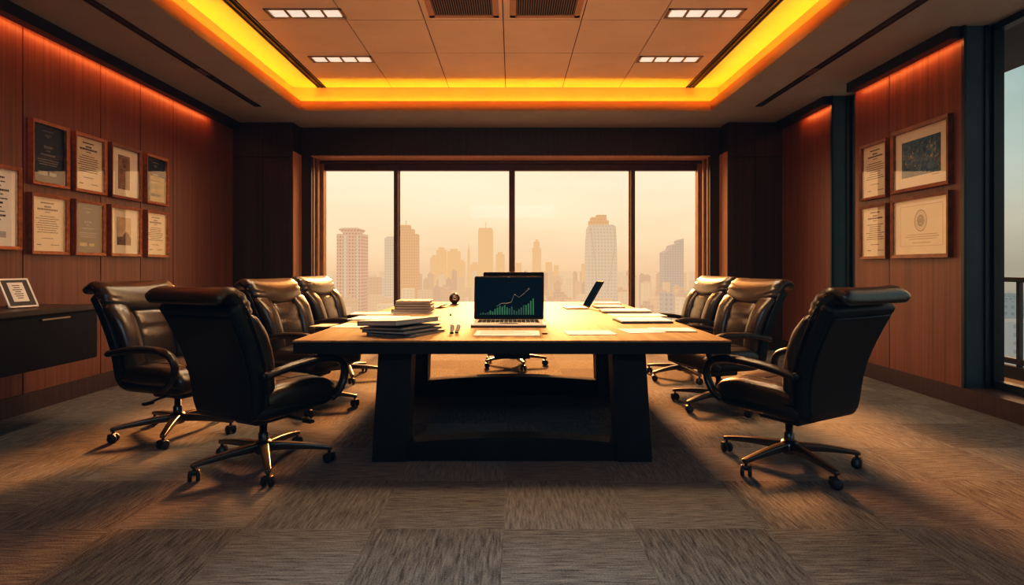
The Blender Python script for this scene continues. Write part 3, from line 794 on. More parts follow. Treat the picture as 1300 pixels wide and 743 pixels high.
# (base x, base y, facing angle of +Y local measured as rotation z, label)
def facing(dx, dy): return math.atan2(dy, dx)-PI/2
chairs = [
    (1.74, 3.66, facing(-.50, .87), 1.0, 'black leather executive chair seen from behind at the near right corner of the table'),
    (-1.56, 3.66, facing(.45, .89), 1.0, 'black leather executive chair seen from behind at the near left corner of the table'),
    (-2.50, 4.36, facing(.95, -.31), 1.0, 'black leather executive chair facing right, pulled away from the table beside the credenza'),
    (-1.80, 5.20, facing(.95, -.30), 1.0, 'black leather executive chair in the middle of the left side of the table'),
    (-1.85, 6.55, facing(.97, -.22), 1.0, 'black leather executive chair farthest back on the left side, before the window'),
    (1.84, 5.20, facing(-.95, -.30), 1.0, 'black leather executive chair in the middle of the right side of the table'),
    (1.90, 6.55, facing(-.97, -.22), 1.0, 'black leather executive chair farthest back on the right side, before the window'),
    (.02, 7.37, facing(0, -1), 1.0, 'black leather executive chair at the far end of the table behind the open laptop'),
]
proto = None
for (x, y, rz, s, lab) in chairs:
    if proto is None: proto = make_chair(lab, CG); o = proto
    else: o = copy_tree(proto); o['label'] = lab
    o.location = (x, y, 0); o.rotation_euler = (0, 0, rz); o.scale = (s*1.03, s*1.03, s*1.03)

# ------------------------------------------------------------------ table
TZ = .79; TY0, TY1 = 3.60, 7.53; TX = 1.357
tt = thing('conference_table', 'long dark wood conference table on black trestle frames in the middle of the room', 'table', (0, 0, 0))
MB().box((-TX, TY0, TZ-.012), (TX, TY1, TZ)).build('tabletop', 'tabletop', tt, bevel=.003)
MB().box((-TX+.004, TY0+.003, TZ-.084), (TX-.004, TY1-.003, TZ-.012)).build('table_edge', 'tableleg', tt)
def trestle(y0, y1, xi_t, xo_t, xi_b, xo_b, ze, zc):
    zt = TZ-.084
    for sg in (-1, 1):
        MB().prism([(sg*xi_b, 0), (sg*xo_b, 0), (sg*xo_t, zt), (sg*xi_t, zt)], 'y', y0, y1).build('table_leg', 'tableleg', tt, bevel=.004)
    pts = [(-xi_b-.01, 0), (xi_b+.01, 0)]
    for i in range(21):
        u = 1-2*i/20; pts.append((u*(xi_b+.01), ze+(zc-ze)*(1-u*u)))
    MB().prism(pts, 'y', y0+.02, y1-.02).build('stretcher', 'tableleg', tt)
trestle(3.715, 3.90, .640, .852, .672, .895, .115, .150)
trestle(5.60, 5.80, .80, 1.02, .815, 1.05, .145, .183)
MB().box((-.12, 3.9, TZ-.16), (.12, 5.6, TZ-.084)).build('beam', 'tableleg', tt)

# ------------------------------------------------------------------ things on the table
def tpt(px, py, z=TZ):
    Y = (H-z)*F/(py-CY); return Vector(((px-CX)*Y/F, Y, z))
def sheet(name, label, cat_, px, py, w, d, rz, mat='paper_w', th=.004, z=TZ, group=None, lines=0, curl=0):
    p = tpt(px, py, z)
    t = thing(name, label, cat_, (p.x, p.y, z), math.radians(rz), group)
    if curl:
        mb = MB(); n = 8; vs = []; fs = []
        for i in range(n+1):
            u = i/n; zz = curl*max(0, (u-.5)*2)**2
            for dz in (0, th):
                vs += [(-w/2+w*u, -d/2, zz+dz), (-w/2+w*u, d/2, zz*1.3+dz)]
        for i in range(n):
            a = 4*i; b = a+4
            fs += [(a, a+1, b+1, b), (a+2, b+2, b+3, a+3), (a, b, b+2, a+2), (a+1, a+3, b+3, b+1)]
        fs += [(0, 2, 3, 1), (4*n, 4*n+1, 4*n+3, 4*n+2)]
        mb.add(vs, fs); mb.build('page', mat, t)
    else:
        MB().box((-w/2, -d/2, 0), (w/2, d/2, th)).build('page', mat, t)
    if lines:
        mb = MB()
        for k in range(lines):
            yy = d/2-.05-k*(d-.09)/max(1, lines); ww = random.uniform(.5, .85)*w
            mb.box((-w*.42, yy, th), (-w*.42+ww, yy+.006, th+.0006))
        mb.build('print', 'ink_soft', t)
    return t
def book(name, label, cat_, X, Y, z, w, d, h, rz, cover, group=None, c=.004):
    t = thing(name, label, cat_, (X, Y, z), math.radians(rz), group)
    MB().box((-w/2, -d/2, 0), (w/2, d/2, c)).box((-w/2, -d/2, h-c), (w/2, d/2, h)).box((-w/2, -d/2, 0), (-w/2+c, d/2, h)).build('cover', cover, t)
    MB().box((-w/2+c, -d/2+.006, c), (w/2-.008, d/2-.006, h-c)).build('pages', 'pages', t)
    return t

# near left: thick binder on fanned reports
c = (tpt(449, 426)+tpt(562, 421))/2
base = Vector((-.765, 3.96, TZ))
book('report', 'slate covered report fanned out lowest in the near left stack', 'report', base.x+.05, base.y+.03, TZ, .36, .42, .016, -24, 'folder', 'near left stack of reports')
book('report', 'slate covered report second from the bottom of the near left stack', 'report', base.x+.025, base.y+.02, TZ+.016, .36, .42, .018, -28, 'folder', 'near left stack of reports')
book('report', 'slate covered report just under the white topped binder in the near left stack', 'report', base.x+.012, base.y+.01, TZ+.034, .36, .41, .016, -31, 'folder', 'near left stack of reports')
t = book('binder', 'white topped binder lying on top of the near left stack', 'binder', base.x, base.y, TZ+.050, .36, .42, .030, -34, 'folder')
MB().box((-.172, -.20, .030), (.172, .20, .0325)).build('label_sheet', 'paper_w', t)
t.rotation_euler = (0, math.radians(-3.2), math.radians(-34)); t.location.z = TZ+.071
for o in COL.objects:
    if o.name.startswith('report') and abs(o.location.x-base.x) < .1:
        k = (o.location.z-TZ)/.034
        o.rotation_euler = (0, math.radians(-1.9*k), o.rotation_euler[2]); o.location.z += .009*k
# loose papers on the left
sheet('paper_sheet', 'white sheet on the left of the table directly behind the binder', 'paper', 470, 414, .52, .30, -8, group='papers on the left', lines=5)
sheet('paper_sheet', 'white sheet overlapping others, right beside the binder back corner', 'paper', 520, 409.5, .30, .24, 20, z=TZ+.004, curl=.02)
sheet('folder', 'pale folder left of the table in front of the book stack', 'folder', 482, 405, .46, .34, -4, 'paper_w', .012)
sheet('paper_sheet', 'white sheet jutting toward the left chairs, between folder and window end', 'paper', 474, 398.5, .40, .28, 3, th=.008, lines=4)
sheet('paper_sheet', 'cream sheet nearest the left table edge, low beside the armrests', 'paper', 412, 413.5, .14, .20, -10, 'paper', .004)
# book stack
bs = tpt(523, 399)
hz = TZ
for i, (cov, hh, w, dx, r, lab) in enumerate((
        ('paper_w', .020, .40, -.012, 3, 'white covered report at the bottom of the far left book stack'),
        ('folder', .026, .37, -.01, -3, 'slate book second from the bottom of the far left book stack'),
        ('folder', .026, .36, .006, 2, 'slate book in the middle of the far left book stack'),
        ('folder', .024, .34, .004, -2, 'dark slate book second from the top of the far left book stack'),
        ('folder_blk', .030, .33, .0, 1, 'black book on top of the far left book stack'))):
    book('book', lab, 'book', bs.x+dx, bs.y+.16, hz, w, .30, hh, r, cov, 'far left book stack'); hz += hh
sheet('paper_sheet', 'curled white sheet to the right of the far left book stack', 'paper', 553, 390.5, .22, .30, -12, curl=.03)

# centre: laptop with the chart
lp = thing('laptop', 'open silver laptop facing the viewer with green bar chart on its screen', 'laptop', (-.026, 4.56, TZ), 0)
LW = .285
MB().rbox((-LW, -.21, .004), (LW, .21, .026), (.02, .02, .006), nn=(2, 2, 1)).build('laptop_base', 'silver', lp)
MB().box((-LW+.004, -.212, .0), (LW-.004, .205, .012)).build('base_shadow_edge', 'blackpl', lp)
kb = MB()
for r_ in range(5):
    for k in range(14):
        x = -LW+.045+k*(2*LW-.09)/14; y = .15-r_*.045
        kb.box((x, y-.036, .026), (x+.029, y, .029))
kb.build('keyboard', 'blackpl', lp)
MB().box((-.07, -.19, .0262), (.07, -.095, .0268)).build('touchpad', 'steel', lp)
tl = Matrix.Translation((0, .20, .026)) @ Matrix.Rotation(math.radians(-14), 4, 'X')
LH = .36
lid = MB().rbox((-LW, -.008, 0), (LW, .008, LH), (.016, .006, .016), nn=(2, 1, 2)).build('laptop_lid', 'lid', lp, xf=tl)
scr = MB().box((-LW+.014, -.0095, .022), (LW-.014, -.0075, LH-.016)).build('screen', 'screen', lid, xf=tl)
bars = [.012, .016, .012, .02, .034, .026, .048, .060, .075, .066, .078, .060, .052, .066, .038, .030, .046, .060, .078, .080, .092, .115, .135]
x0 = -.235
for k, bh in enumerate(bars):
    xx = x0+k*.0195; 
    MB().box((xx, -.0115, .036), (xx+.0115, -.0095, .036+bh)).build('chart_bar', 'green_dim' if (12 <= k <= 18 or k < 4) else 'green', lid, xf=tl)
ln = [(-.10, .105), (-.06, .130), (-.02, .128), (.02, .14), (.045, .205), (.085, .180), (.125, .212), (.165, .250)]
mb = MB()
for a, b in zip(ln[:-1], ln[1:]): mb.tube([(a[0], -.011, a[1]), (b[0], -.011, b[1])], .0022, 5)
mb.box((.158, -.0125, .246), (.170, -.0095, .258))
mb.build('chart_line', 'chartline', lid, xf=tl)
MB().box((-.012, -.0095, LH-.011), (.012, -.0078, LH-.008)).build('webcam_eye', 'ink_light', lid, xf=tl)
sheet('paper_sheet', 'white printed sheet lying in front of the laptop with the chart', 'paper', 644, 423.5, .44, .30, -1, 'paper_w', .004, lines=5)
pd = tpt(676, 420); 
# ball shaped webcam
wc = tpt(577, 387)
wt = thing('desk_webcam', 'small black ball shaped desk webcam left of the laptop', 'webcam', (wc.x, wc.y, TZ), math.radians(10))
prof = [(0.0, .012)]+[(.064*math.sin(PI*k/14), .076-.064*math.cos(PI*k/14)) for k in range(1, 14)]+[(0, .14)]
MB().lathe(prof, 18).build('camera_ball', 'blackpl', wt, True)
MB().lathe([(0, 0), (.052, 0), (.050, .008), (.026, .018), (0, .018)], 20).build('foot', 'blackpl', wt, True)
MB().lathe([(.030, -.058), (.030, -.068), (.022, -.070), (.020, -.062), (0, -.062)], 18, (0, 0, .085), 'y').build('lens', 'steel', wt, True)
MB().lathe([(.008, .135), (.008, .147), (0, .149)], 10).build('button', 'steel', wt, True)
# two small upright pens caps and a clip
for px, py, lean, lab in ((573.5, 423.5, 0, 'small pale marker cap standing upright on the table left of the laptop'), (579.5, 423, 14, 'small pale marker cap leaning to the right beside the upright one')):
    p = tpt(px, py); t = thing('marker_cap', lab, 'marker cap', tuple(p), 0)
    r = Matrix.Rotation(math.radians(lean), 4, 'Y')
    MB().lathe([(.012, 0), (.012, .056), (.010, .062), (0, .062)], 12).build('cap', 'paper_w', t, True, xf=r)
    MB().lathe([(.013, 0), (.013, .010)], 12).build('band', 'blackpl', t, True, xf=r)
    MB().box((.012, -.003, .02), (.017, .003, .058)).build('pocket_clip', 'steel', t, xf=r)
p = tpt(572, 401); t = thing('push_pin', 'tiny dark push pin lying on the table behind the marker caps', 'pin', tuple(p), .5)
MB().lathe([(0, 0), (.012, 0), (.010, .006), (.006, .014), (.010, .020), (0, .020)], 10).build('pin_head', 'blackpl', t, True)
p = tpt(692, 424.6); t = thing('pen', 'short dark pen lying on the table right of the sheet before the laptop', 'pen', tuple(p), 0)
MB().tube([(-.02, 0, .005), (.012, 0, .005)], .005, 8).build('barrel', 'blackpl', t, True); MB().tube([(.012, 0, .005), (.022, 0, .004)], [.005, .0012], 8).build('tip', 'steel', t, True)

# right: second laptop seen edge-on
p = tpt(744, 391.5)
l2 = thing('laptop', 'open dark laptop seen edge on at the right side of the table', 'laptop', (p.x, p.y+.02, TZ), math.radians(-86))
MB().rbox((-.17, -.24, .004), (.17, .0, .018), (.015, .015, .005), nn=(2, 2, 1)).build('laptop_base', 'silver', l2)
MB().box((-.14, -.20, .018), (.14, -.04, .020)).build('keyboard', 'blackpl', l2)
t2 = Matrix.Translation((0, .0, .016)) @ Matrix.Rotation(math.radians(-30), 4, 'X')
ld = MB().rbox((-.17, -.006, 0), (.17, .008, .325), (.014, .005, .014), nn=(2, 1, 2)).build('laptop_lid', 'lid', l2, xf=t2)
MB().box((-.155, -.0075, .015), (.155, -.0055, .31)).build('screen', 'screen', ld, xf=t2)
p = tpt(652, 397)
l3 = thing('laptop', 'open black laptop with its lid back to the viewer, behind the laptop with the chart', 'laptop', (.015, 5.42, TZ), PI)
MB().rbox((-.27, -.21, .004), (.27, .20, .024), (.02, .02, .006), nn=(2, 2, 1)).build('laptop_base', 'silver', l3)
kb = MB()
for r_ in range(5):
    for k in range(13):
        x = -.225+k*.035; y = .15-r_*.045
        kb.box((x, y-.036, .024), (x+.028, y, .027))
kb.build('keyboard', 'blackpl', l3)
t3 = Matrix.Translation((0, .19, .024)) @ Matrix.Rotation(math.radians(-6), 4, 'X')
ld = MB().rbox((-.27, -.008, 0), (.27, .008, .385), (.016, .006, .016), nn=(2, 1, 2)).build('laptop_lid', 'lid', l3, xf=t3)
MB().box((-.256, -.0095, .02), (.256, -.0075, .37)).build('screen', 'screen', ld, xf=t3)
# right papers
sheet('paper_sheet', 'white sheet alone at the front right of centre near the table edge', 'paper', 748, 423, .33, .24, 4, lines=0, th=.005)
sheet('paper_sheet', 'white sheet in front of the black folder on the right, left one of two', 'paper', 814, 420.5, .27, .26, 8, lines=0, th=.004)
sheet('paper_sheet', 'white sheet in front of the black folder on the right, right one of two', 'paper', 853, 419, .30, .22, -3, z=TZ+.004, th=.004)
p = tpt(815, 408.5); t = thing('folder', 'black folder with white pages on top at the right side of the table', 'folder', tuple(p), math.radians(3))
MB().box((-.21, -.17, 0), (.21, .17, .012)).build('cover', 'folder_blk', t); MB().box((-.205, -.158, .012), (.205, .165, .022)).build('pages', 'paper_w', t)
sheet('paper_sheet', 'white sheet behind the black folder on the right', 'paper', 808, 400.3, .50, .28, 2, lines=3, th=.004)
p = tpt(793, 396.5); t = thing('folder', 'pale folder with dark edge beside the edge on laptop', 'folder', (p.x, p.y, TZ+.004), math.radians(-2))
MB().box((-.24, -.15, 0), (.24, .15, .010)).build('cover', 'folder', t); MB().box((-.235, -.14, .010), (.235, .148, .022)).build('pages', 'paper_w', t)
p = tpt(772, 390.5); t = thing('report', 'pale report lowest of the two at the far right end of the table', 'report', tuple(p), math.radians(2))
MB().box((-.16, -.14, 0), (.16, .14, .010)).build('cover', 'folder', t); MB().box((-.157, -.135, .010), (.157, .138, .020)).build('pages', 'paper_w', t)
p = tpt(771, 387.5); t = thing('report', 'white report topmost at the far right end of the table by the window', 'report', tuple(p), math.radians(-2))
MB().box((-.15, -.13, .0), (.15, .13, .012)).build('cover', 'folder', t); MB().box((-.148, -.126, .012), (.148, .128, .034)).build('pages', 'paper_w', t)
sheet('paper_sheet', 'white sheet left of the edge on laptop near the far table end', 'paper', 734, 386.8, .26, .16, 2, th=.005)

# ------------------------------------------------------------------ city outside
GZ = -130
def ground_mat():
    m, nt, out = new_mat('hazy_ground')
    g = N(nt, 'ShaderNodeNewGeometry'); no = N(nt, 'ShaderNodeTexNoise'); no.inputs['Scale'].default_value = .012; no.inputs['Detail'].default_value = 6
    nt.links.new(g.outputs['Position'], no.inputs['Vector'])
    nz = N(nt, 'ShaderNodeVectorMath', operation='NORMALIZE'); nt.links.new(g.outputs['Position'], nz.inputs[0])
    sp = N(nt, 'ShaderNodeSeparateXYZ'); nt.links.new(nz.outputs[0], sp.inputs[0])
    mr = N(nt, 'ShaderNodeMapRange'); mr.inputs[1].default_value = .50; mr.inputs[2].default_value = .62; nt.links.new(sp.outputs[0], mr.inputs[0])
    a = N(nt, 'ShaderNodeMix', data_type='RGBA'); a.inputs['A'].default_value = (.72, .43, .26, 1); a.inputs['B'].default_value = (.84, .53, .31, 1)
    b = N(nt, 'ShaderNodeMix', data_type='RGBA'); b.inputs['A'].default_value = (.10, .13, .13, 1); b.inputs['B'].default_value = (.24, .25, .22, 1)
    r2 = N(nt, 'ShaderNodeMapRange'); r2.inputs[1].default_value = .4; r2.inputs[2].default_value = .6; nt.links.new(no.outputs['Fac'], r2.inputs[0])
    nt.links.new(r2.outputs[0], a.inputs['Factor']); nt.links.new(r2.outputs[0], b.inputs['Factor'])
    x = N(nt, 'ShaderNodeMix', data_type='RGBA'); nt.links.new(mr.outputs[0], x.inputs['Factor']); nt.links.new(a.outputs['Result'], x.inputs['A']); nt.links.new(b.outputs['Result'], x.inputs['B'])
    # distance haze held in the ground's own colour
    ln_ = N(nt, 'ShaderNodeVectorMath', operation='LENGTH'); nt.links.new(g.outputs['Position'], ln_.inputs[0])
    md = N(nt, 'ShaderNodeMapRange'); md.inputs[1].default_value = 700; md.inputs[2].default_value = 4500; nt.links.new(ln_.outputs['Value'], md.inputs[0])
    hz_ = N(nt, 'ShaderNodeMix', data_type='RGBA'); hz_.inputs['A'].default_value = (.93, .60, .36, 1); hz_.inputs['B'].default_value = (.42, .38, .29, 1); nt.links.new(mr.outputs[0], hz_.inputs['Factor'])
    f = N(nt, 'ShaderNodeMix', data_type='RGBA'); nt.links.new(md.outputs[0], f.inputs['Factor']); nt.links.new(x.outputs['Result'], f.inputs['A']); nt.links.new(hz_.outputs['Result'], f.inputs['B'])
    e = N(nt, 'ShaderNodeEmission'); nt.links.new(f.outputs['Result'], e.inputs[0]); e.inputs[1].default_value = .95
    nt.links.new(e.outputs[0], out.inputs[0]); return m
M['ground'] = ground_mat()
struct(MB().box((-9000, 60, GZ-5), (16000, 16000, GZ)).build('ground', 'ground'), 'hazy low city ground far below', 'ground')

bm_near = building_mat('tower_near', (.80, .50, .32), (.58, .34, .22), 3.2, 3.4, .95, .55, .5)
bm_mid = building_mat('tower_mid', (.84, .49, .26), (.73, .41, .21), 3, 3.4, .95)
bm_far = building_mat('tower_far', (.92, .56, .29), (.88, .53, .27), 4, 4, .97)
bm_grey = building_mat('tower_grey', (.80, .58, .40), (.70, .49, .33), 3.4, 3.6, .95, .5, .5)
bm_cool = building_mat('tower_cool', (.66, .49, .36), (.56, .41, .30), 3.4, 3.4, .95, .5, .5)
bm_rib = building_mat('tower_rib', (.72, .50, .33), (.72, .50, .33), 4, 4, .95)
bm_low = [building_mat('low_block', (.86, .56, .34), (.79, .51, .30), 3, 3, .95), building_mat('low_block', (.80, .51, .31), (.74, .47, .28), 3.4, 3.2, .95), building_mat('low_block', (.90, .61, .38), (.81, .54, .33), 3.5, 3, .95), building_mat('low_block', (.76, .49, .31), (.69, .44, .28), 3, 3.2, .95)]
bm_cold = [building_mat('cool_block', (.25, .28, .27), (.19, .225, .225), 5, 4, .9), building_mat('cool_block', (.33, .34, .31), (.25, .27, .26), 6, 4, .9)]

def tower(label, x0, x1, ytop, D, mat, depth=None, parts=()):
    """box tower spanning pixel columns x0..x1 at distance D with its roof at pixel row ytop"""
    a = at(x0, ytop, D); b = at(x1, ytop, D); w = b.x-a.x; cx = (a.x+b.x)/2; d = depth or w
    t = thing('tower_block', label, 'building', (cx, D+d/2, GZ))
    hgt = a.z-GZ
    return t, w, d, hgt
def simple(label, x0, x1, ytop, D, mat, group=None):
    t, w, d, h = tower(label, x0, x1, ytop, D, mat)
    if group: t['group'] = group
    MB().box((-w/2, -d/2, 0), (w/2, d/2, h)).build('facade', mat, t)
    return t, w, d, h
# left pane tower with a flared crown
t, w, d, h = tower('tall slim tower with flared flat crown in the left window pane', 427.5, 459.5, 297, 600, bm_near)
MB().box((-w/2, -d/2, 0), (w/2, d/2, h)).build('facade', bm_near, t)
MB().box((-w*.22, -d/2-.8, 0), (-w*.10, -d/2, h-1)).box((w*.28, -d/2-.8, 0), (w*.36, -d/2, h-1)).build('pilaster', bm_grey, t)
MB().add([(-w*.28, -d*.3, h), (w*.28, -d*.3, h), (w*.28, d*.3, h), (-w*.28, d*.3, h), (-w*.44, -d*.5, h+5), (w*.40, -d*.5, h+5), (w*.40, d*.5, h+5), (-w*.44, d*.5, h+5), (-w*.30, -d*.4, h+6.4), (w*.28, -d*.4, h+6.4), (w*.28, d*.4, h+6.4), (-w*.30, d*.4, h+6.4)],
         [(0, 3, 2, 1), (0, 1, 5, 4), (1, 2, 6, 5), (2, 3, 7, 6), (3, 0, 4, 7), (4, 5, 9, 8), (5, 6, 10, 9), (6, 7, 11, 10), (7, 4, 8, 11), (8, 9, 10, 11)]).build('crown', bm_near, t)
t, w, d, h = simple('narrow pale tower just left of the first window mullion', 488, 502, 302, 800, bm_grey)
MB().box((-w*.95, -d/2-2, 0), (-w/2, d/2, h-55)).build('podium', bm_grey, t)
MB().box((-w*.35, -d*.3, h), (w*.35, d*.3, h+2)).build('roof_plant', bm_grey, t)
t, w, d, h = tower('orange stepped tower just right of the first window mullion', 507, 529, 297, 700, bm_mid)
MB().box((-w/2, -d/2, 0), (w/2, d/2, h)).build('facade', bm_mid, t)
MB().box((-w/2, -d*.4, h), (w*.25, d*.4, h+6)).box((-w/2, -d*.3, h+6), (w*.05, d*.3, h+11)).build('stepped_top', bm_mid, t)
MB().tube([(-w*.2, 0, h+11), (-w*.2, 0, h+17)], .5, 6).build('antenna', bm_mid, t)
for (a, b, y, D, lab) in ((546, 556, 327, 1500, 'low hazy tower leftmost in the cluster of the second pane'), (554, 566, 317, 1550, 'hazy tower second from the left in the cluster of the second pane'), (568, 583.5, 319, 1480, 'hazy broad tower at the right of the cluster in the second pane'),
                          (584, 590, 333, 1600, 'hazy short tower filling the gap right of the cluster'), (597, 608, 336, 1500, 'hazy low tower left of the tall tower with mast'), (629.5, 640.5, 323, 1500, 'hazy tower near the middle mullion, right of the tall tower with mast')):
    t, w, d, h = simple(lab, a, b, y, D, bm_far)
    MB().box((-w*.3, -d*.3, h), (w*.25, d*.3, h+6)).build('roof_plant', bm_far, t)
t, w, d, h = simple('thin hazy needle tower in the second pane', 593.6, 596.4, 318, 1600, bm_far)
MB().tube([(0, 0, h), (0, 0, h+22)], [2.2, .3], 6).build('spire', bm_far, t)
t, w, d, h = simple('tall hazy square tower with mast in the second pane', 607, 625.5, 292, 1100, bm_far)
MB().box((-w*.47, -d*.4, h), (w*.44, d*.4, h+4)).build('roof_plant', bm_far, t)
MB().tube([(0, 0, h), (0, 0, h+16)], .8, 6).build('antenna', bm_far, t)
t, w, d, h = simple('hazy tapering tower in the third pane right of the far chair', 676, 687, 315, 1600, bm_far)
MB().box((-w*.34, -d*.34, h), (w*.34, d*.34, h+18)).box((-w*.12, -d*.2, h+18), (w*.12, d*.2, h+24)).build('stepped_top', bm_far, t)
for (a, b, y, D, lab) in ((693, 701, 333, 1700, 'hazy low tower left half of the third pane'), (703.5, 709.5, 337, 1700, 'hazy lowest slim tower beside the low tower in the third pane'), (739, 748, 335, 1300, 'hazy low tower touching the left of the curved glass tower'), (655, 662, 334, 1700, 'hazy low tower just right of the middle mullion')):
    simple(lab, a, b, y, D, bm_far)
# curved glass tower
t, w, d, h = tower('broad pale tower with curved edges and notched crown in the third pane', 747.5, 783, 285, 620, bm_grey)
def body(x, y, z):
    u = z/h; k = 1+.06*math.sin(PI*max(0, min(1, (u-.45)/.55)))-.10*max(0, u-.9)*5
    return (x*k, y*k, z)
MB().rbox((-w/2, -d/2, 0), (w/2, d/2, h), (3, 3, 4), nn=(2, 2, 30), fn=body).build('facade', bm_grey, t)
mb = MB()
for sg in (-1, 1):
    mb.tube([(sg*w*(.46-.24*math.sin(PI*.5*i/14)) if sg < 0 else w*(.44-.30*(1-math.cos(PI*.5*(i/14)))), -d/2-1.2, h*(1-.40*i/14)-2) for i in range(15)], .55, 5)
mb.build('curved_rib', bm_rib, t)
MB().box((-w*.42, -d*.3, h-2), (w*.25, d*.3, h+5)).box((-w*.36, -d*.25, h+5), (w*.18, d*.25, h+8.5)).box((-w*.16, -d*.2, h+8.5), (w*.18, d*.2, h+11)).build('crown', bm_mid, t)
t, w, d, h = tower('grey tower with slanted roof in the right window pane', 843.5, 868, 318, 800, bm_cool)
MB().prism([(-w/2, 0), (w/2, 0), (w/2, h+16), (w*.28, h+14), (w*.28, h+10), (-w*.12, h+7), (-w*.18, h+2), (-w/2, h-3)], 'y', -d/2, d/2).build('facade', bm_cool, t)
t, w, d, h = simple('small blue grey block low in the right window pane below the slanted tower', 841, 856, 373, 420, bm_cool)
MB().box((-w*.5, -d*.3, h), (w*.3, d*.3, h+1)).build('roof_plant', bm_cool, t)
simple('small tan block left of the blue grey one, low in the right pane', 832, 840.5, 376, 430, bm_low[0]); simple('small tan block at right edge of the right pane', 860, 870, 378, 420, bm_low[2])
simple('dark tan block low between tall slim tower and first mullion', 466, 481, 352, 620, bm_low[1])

# low blocks: each its own thing, shared meshes
protos = []
for k in range(8):
    w = random.uniform(7, 17); d = random.uniform(8, 14); h = 100
    mb = MB().box((-w/2, -d/2, 0), (w/2, d/2, h))
    if k % 2: mb.box((-w*.3, -d*.3, h), (w*.1, d*.3, h+3))
    me = mb.build('low_rise_block', bm_low[k % 4]); protos.append(me)
LG = 'hazy low blocks of the city floor'
first = set()
foot = [(o.location.x, o.location.y, 24, 22) for o in COL.objects if o.name.startswith('tower_block')]
def low(X, D, ztop, k, lab, group, mats=None):
    p = protos[k]
    if k in first: o = p.copy(); COL.objects.link(o)
    else: o = p; first.add(k)
    o.location = (X, D, ztop-100)
    tag(o, lab, 'building', group)
    return o
rows = [(480, 22, 378, 394), (640, 30, 366, 382), (850, 36, 356, 369), (1150, 44, 348, 358), (1550, 50, 344, 351)]
for D, n, ya, yb in rows:
    for i in range(n):
        for _ in range(30):
            px = 405+(i+random.uniform(-.3, 1.3))*490/n
            py = random.uniform(ya, yb); DD = D*random.uniform(.9, 1.12)
            p = at(px, py, DD)
            if all(abs(p.x-q[0]) > 9+q[2] or abs(DD-q[1]) > 8+q[3] for q in foot): break
        else: continue
        foot.append((p.x, DD, 9, 8)); low(p.x, DD, p.z, random.randrange(8), 'hazy tan low block among the sprawl below the towers', LG)
cold = []
for k in range(3):
    cold.append(MB().box((-8-3*k, -9, 0), (8+3*k, 9, 60)).build('low_rise_block', bm_cold[k % 2]))
used = set(); cfoot = []
for i in range(24):
    for _ in range(60):
        px = random.uniform(1258, 1310); py = random.uniform(372, 430); D = random.uniform(260, 900)
        p = at(px, py, D)
        if p.z > GZ+8 and all(abs(p.x-q[0]) > 30 or abs(D-q[1]) > 20 for q in cfoot): break
    else: continue
    k = i % 3; o = cold[k] if k not in used else cold[k].copy()
    if k in used: COL.objects.link(o)
    used.add(k); cfoot.append((p.x, D)); o.location = (p.x, p.y, max(p.z, GZ+8)-60)
    tag(o, 'cool grey low block seen through the balcony railing', 'building', 'blocks beyond the balcony')

# ------------------------------------------------------------------ world
wd = bpy.data.worlds.new('hazy_sky'); sc.world = wd; wd.use_nodes = True
nt = wd.node_tree; nt.nodes.clear()
out = nt.nodes.new('ShaderNodeOutputWorld'); bg = nt.nodes.new('ShaderNodeBackground')
tc = N(nt, 'ShaderNodeTexCoord'); sp = N(nt, 'ShaderNodeSeparateXYZ'); nt.links.new(tc.outputs['Generated'], sp.inputs[0])
def ramp(stops):
    mr = N(nt, 'ShaderNodeMapRange'); mr.inputs[1].default_value = -.2; mr.inputs[2].default_value = .8; nt.links.new(sp.outputs[2], mr.inputs[0])
    cr = N(nt, 'ShaderNodeValToRGB'); e = cr.color_ramp.elements
    e[0].position = (stops[0][0]+.2); e[0].color = c4(stops[0][1]); e[1].position = stops[-1][0]+.2; e[1].color = c4(stops[-1][1])
    for z, c in stops[1:-1]: x = e.new(z+.2); x.color = c4(c)
    nt.links.new(mr.outputs[0], cr.inputs[0]); return cr
warm = ramp([(-.05, (.88, .54, .32)), (.0, (.94, .60, .36)), (.06, (1.03, .75, .46)), (.14, (1.06, .88, .60)), (.35, (1.0, .82, .52)), (.8, (.55, .55, .50))])
cool = ramp([(-.05, (.34, .31, .25)), (.0, (.40, .36, .27)), (.06, (.52, .49, .38)), (.14, (.46, .53, .46)), (.28, (.30, .44, .43)), (.8, (.20, .32, .38))])
mr = N(nt, 'ShaderNodeMapRange', interpolation_type='SMOOTHSTEP'); mr.inputs[1].default_value = .42; mr.inputs[2].default_value = .66; nt.links.new(sp.outputs[0], mr.inputs[0])
mx = N(nt, 'ShaderNodeMix', data_type='RGBA'); nt.links.new(mr.outputs[0], mx.inputs['Factor']); nt.links.new(warm.outputs[0], mx.inputs['A']); nt.links.new(cool.outputs[0], mx.inputs['B'])
# faint clouds
no = N(nt, 'ShaderNodeTexNoise'); no.inputs['Scale'].default_value = 3; no.inputs['Detail'].default_value = 4
mp = N(nt, 'ShaderNodeMapping'); mp.inputs['Scale'].default_value = (1, 1, 5); nt.links.new(tc.outputs['Generated'], mp.inputs[0]); nt.links.new(mp.outputs[0], no.inputs['Vector'])
m2 = N(nt, 'ShaderNodeMapRange'); m2.inputs[1].default_value = .3; m2.inputs[2].default_value = .75; m2.inputs[3].default_value = .95; m2.inputs[4].default_value = 1.10; nt.links.new(no.outputs['Fac'], m2.inputs[0])
vm = N(nt, 'ShaderNodeVectorMath', operation='SCALE'); nt.links.new(mx.outputs['Result'], vm.inputs[0]); nt.links.new(m2.outputs[0], vm.inputs['Scale'])
nt.links.new(vm.outputs[0], bg.inputs[0]); bg.inputs[1].default_value = 1.0
nt.links.new(bg.outputs[0], out.inputs[0])

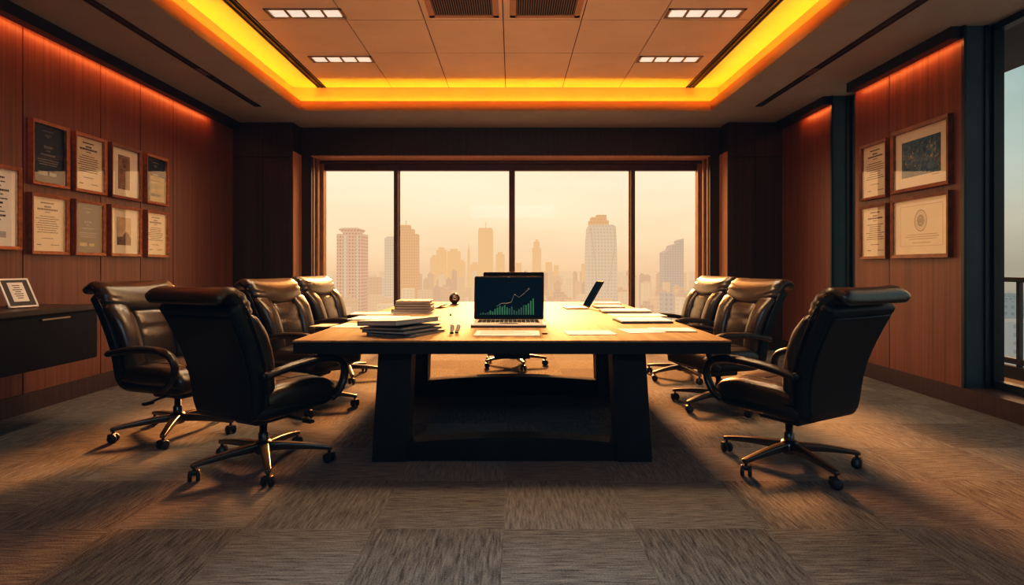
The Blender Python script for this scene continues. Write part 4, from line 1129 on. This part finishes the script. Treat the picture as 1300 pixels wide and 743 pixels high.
# ------------------------------------------------------------------ lights
def lamp(name, typ, loc, rot, energy, col, **kw):
    l = bpy.data.lights.new(name, typ); l.energy = energy; l.color = col
    for k, v in kw.items(): setattr(l, k, v)
    o = bpy.data.objects.new(name, l); COL.objects.link(o); o.location = loc; o.rotation_euler = rot
    return o
# low sun straight through the back window, plus two added suns for sky glow on the side walls
def sun(el, az, e, col, ang):
    d = Vector((math.sin(az)*math.cos(el), -math.cos(az)*math.cos(el), -math.sin(el)))
    o = lamp('sun', 'SUN', (0, 20, 12), (0, 0, 0), e, col, angle=ang)
    o.rotation_euler = d.to_track_quat('-Z', 'Y').to_euler()
R_ = math.radians
sun(R_(20), 0, 15.0, (1.0, .38, .11), R_(9))
sun(R_(9), R_(38), 1.4, (1.0, .48, .17), R_(46)); sun(R_(9), R_(-38), 1.4, (1.0, .48, .17), R_(46))
# cove light strips in the trough, shining up
L_side = CBK-CFR; ym = (CBK+CFR)/2
OR = (1.0, .37, .006)
EC = 4.7
for x in (CL-.085, CR+.085):
    lamp('cove_strip', 'AREA', (x, ym, ZS+.06), (PI, 0, 0), EC*L_side, OR, shape='RECTANGLE', size=.05, size_y=L_side)
for y in (CBK+.085, CFR-.085):
    lamp('cove_strip', 'AREA', ((CL+CR)/2, y, ZS+.06), (PI, 0, 0), EC*(CR-CL), OR, shape='RECTANGLE', size=(CR-CL), size_y=.05)
# wall-wash lines beneath the crown trim
WW = (1.0, .24, .06)
def wash(x, sign, y0, y1, e):
    lamp('wall_wash', 'AREA', (x-sign*.08, (y0+y1)/2, 3.28), (0, -sign*.35, 0), e*(y1-y0), WW, shape='RECTANGLE', size=.03, size_y=y1-y0)
wash(XL, -1, 1.5, 8.0, 2.8); wash(XR, 1, 5.24, 6.80, 2.8); wash(XR, 1, 7.36, 8.05, 2.8)
# cool fill added over the near end of the room, no fixture there
def spot(loc, e, col, size, blend=1.0, tgt=None):
    o = lamp('fill_spot', 'SPOT', loc, (0, 0, 0), e, col, spot_size=math.radians(size), spot_blend=blend, shadow_soft_size=.25)
    if tgt: o.rotation_euler = (Vector(tgt)-Vector(loc)).to_track_quat('-Z', 'Y').to_euler()
spot((0, .7, ZC-.1), 520, (.74, .90, 1.0), 64, 1.0, (0, .95, 0))
lamp('overhead_light', 'AREA', (0, 4.9, ZC-.03), (0, 0, 0), 80, (1, .60, .29), shape='RECTANGLE', size=1.8, size_y=.5, spread=math.radians(135))  # added warm fill out of view, no fixture, for chair fronts and tabletop
o = lamp('cool_fill_light', 'AREA', (0, -1.6, 3.2), (0, 0, 0), 56, (.45, .78, 1.0), shape='RECTANGLE', size=3.0, size_y=.5)  # added cool fill behind the camera, stands for no real lamp
o.rotation_euler = (Vector((0, 4.2, .6))-Vector((0, -1.6, 3.2))).to_track_quat('-Z', 'Y').to_euler()
for (px, py) in ((388, 16.5), (434, 75), (894.5, 16.5), (849.5, 75)):
    Y = (ZC-H)*F/(CY-py); X = (px-CX)*Y/F
    lamp('overhead_light', 'AREA', (X, Y, ZC-.02), (0, 0, 0), 20, (1, .74, .48), shape='RECTANGLE', size=.66, size_y=.14, spread=math.radians(140))

# ------------------------------------------------------------------ camera
cd = bpy.data.cameras.new('camera'); cam = bpy.data.objects.new('camera', cd); COL.objects.link(cam)
cd.sensor_width = 36; cd.lens = F/1300*36; cd.shift_y = -(371.5-CY)/1300; cd.clip_end = 30000; cd.clip_start = .05
cam.location = (0, 0, H); cam.rotation_euler = (PI/2, 0, 0)
sc.camera = cam
sc.view_settings.view_transform = 'Standard'; sc.view_settings.look = 'None'; sc.view_settings.exposure = 0; sc.view_settings.gamma = 1
# tone curve of the photograph: crushed, slightly teal shadows
vs = sc.view_settings; vs.use_curve_mapping = True
cm = vs.curve_mapping; cm.clip_min_x = 0
def curve(c, pts):
    c.points[0].location = pts[0]; c.points[1].location = pts[-1]
    for p in pts[1:-1]: c.points.new(*p)
curve(cm.curves[0], [(0, .0004), (.5, .5), (1, 1)])
curve(cm.curves[1], [(0, .0026), (.5, .5), (1, 1)])
curve(cm.curves[2], [(0, .0052), (.5, .5), (1, 1)])
curve(cm.curves[3], [(0, 0), (.02, .011), (.08, .060), (.25, .24), (.6, .63), (1, 1)])
cm.update()
sc.cycles.use_denoising = True
sc.cycles.max_bounces = 8; sc.cycles.transparent_max_bounces = 12
sc.cycles.sample_clamp_indirect = 6
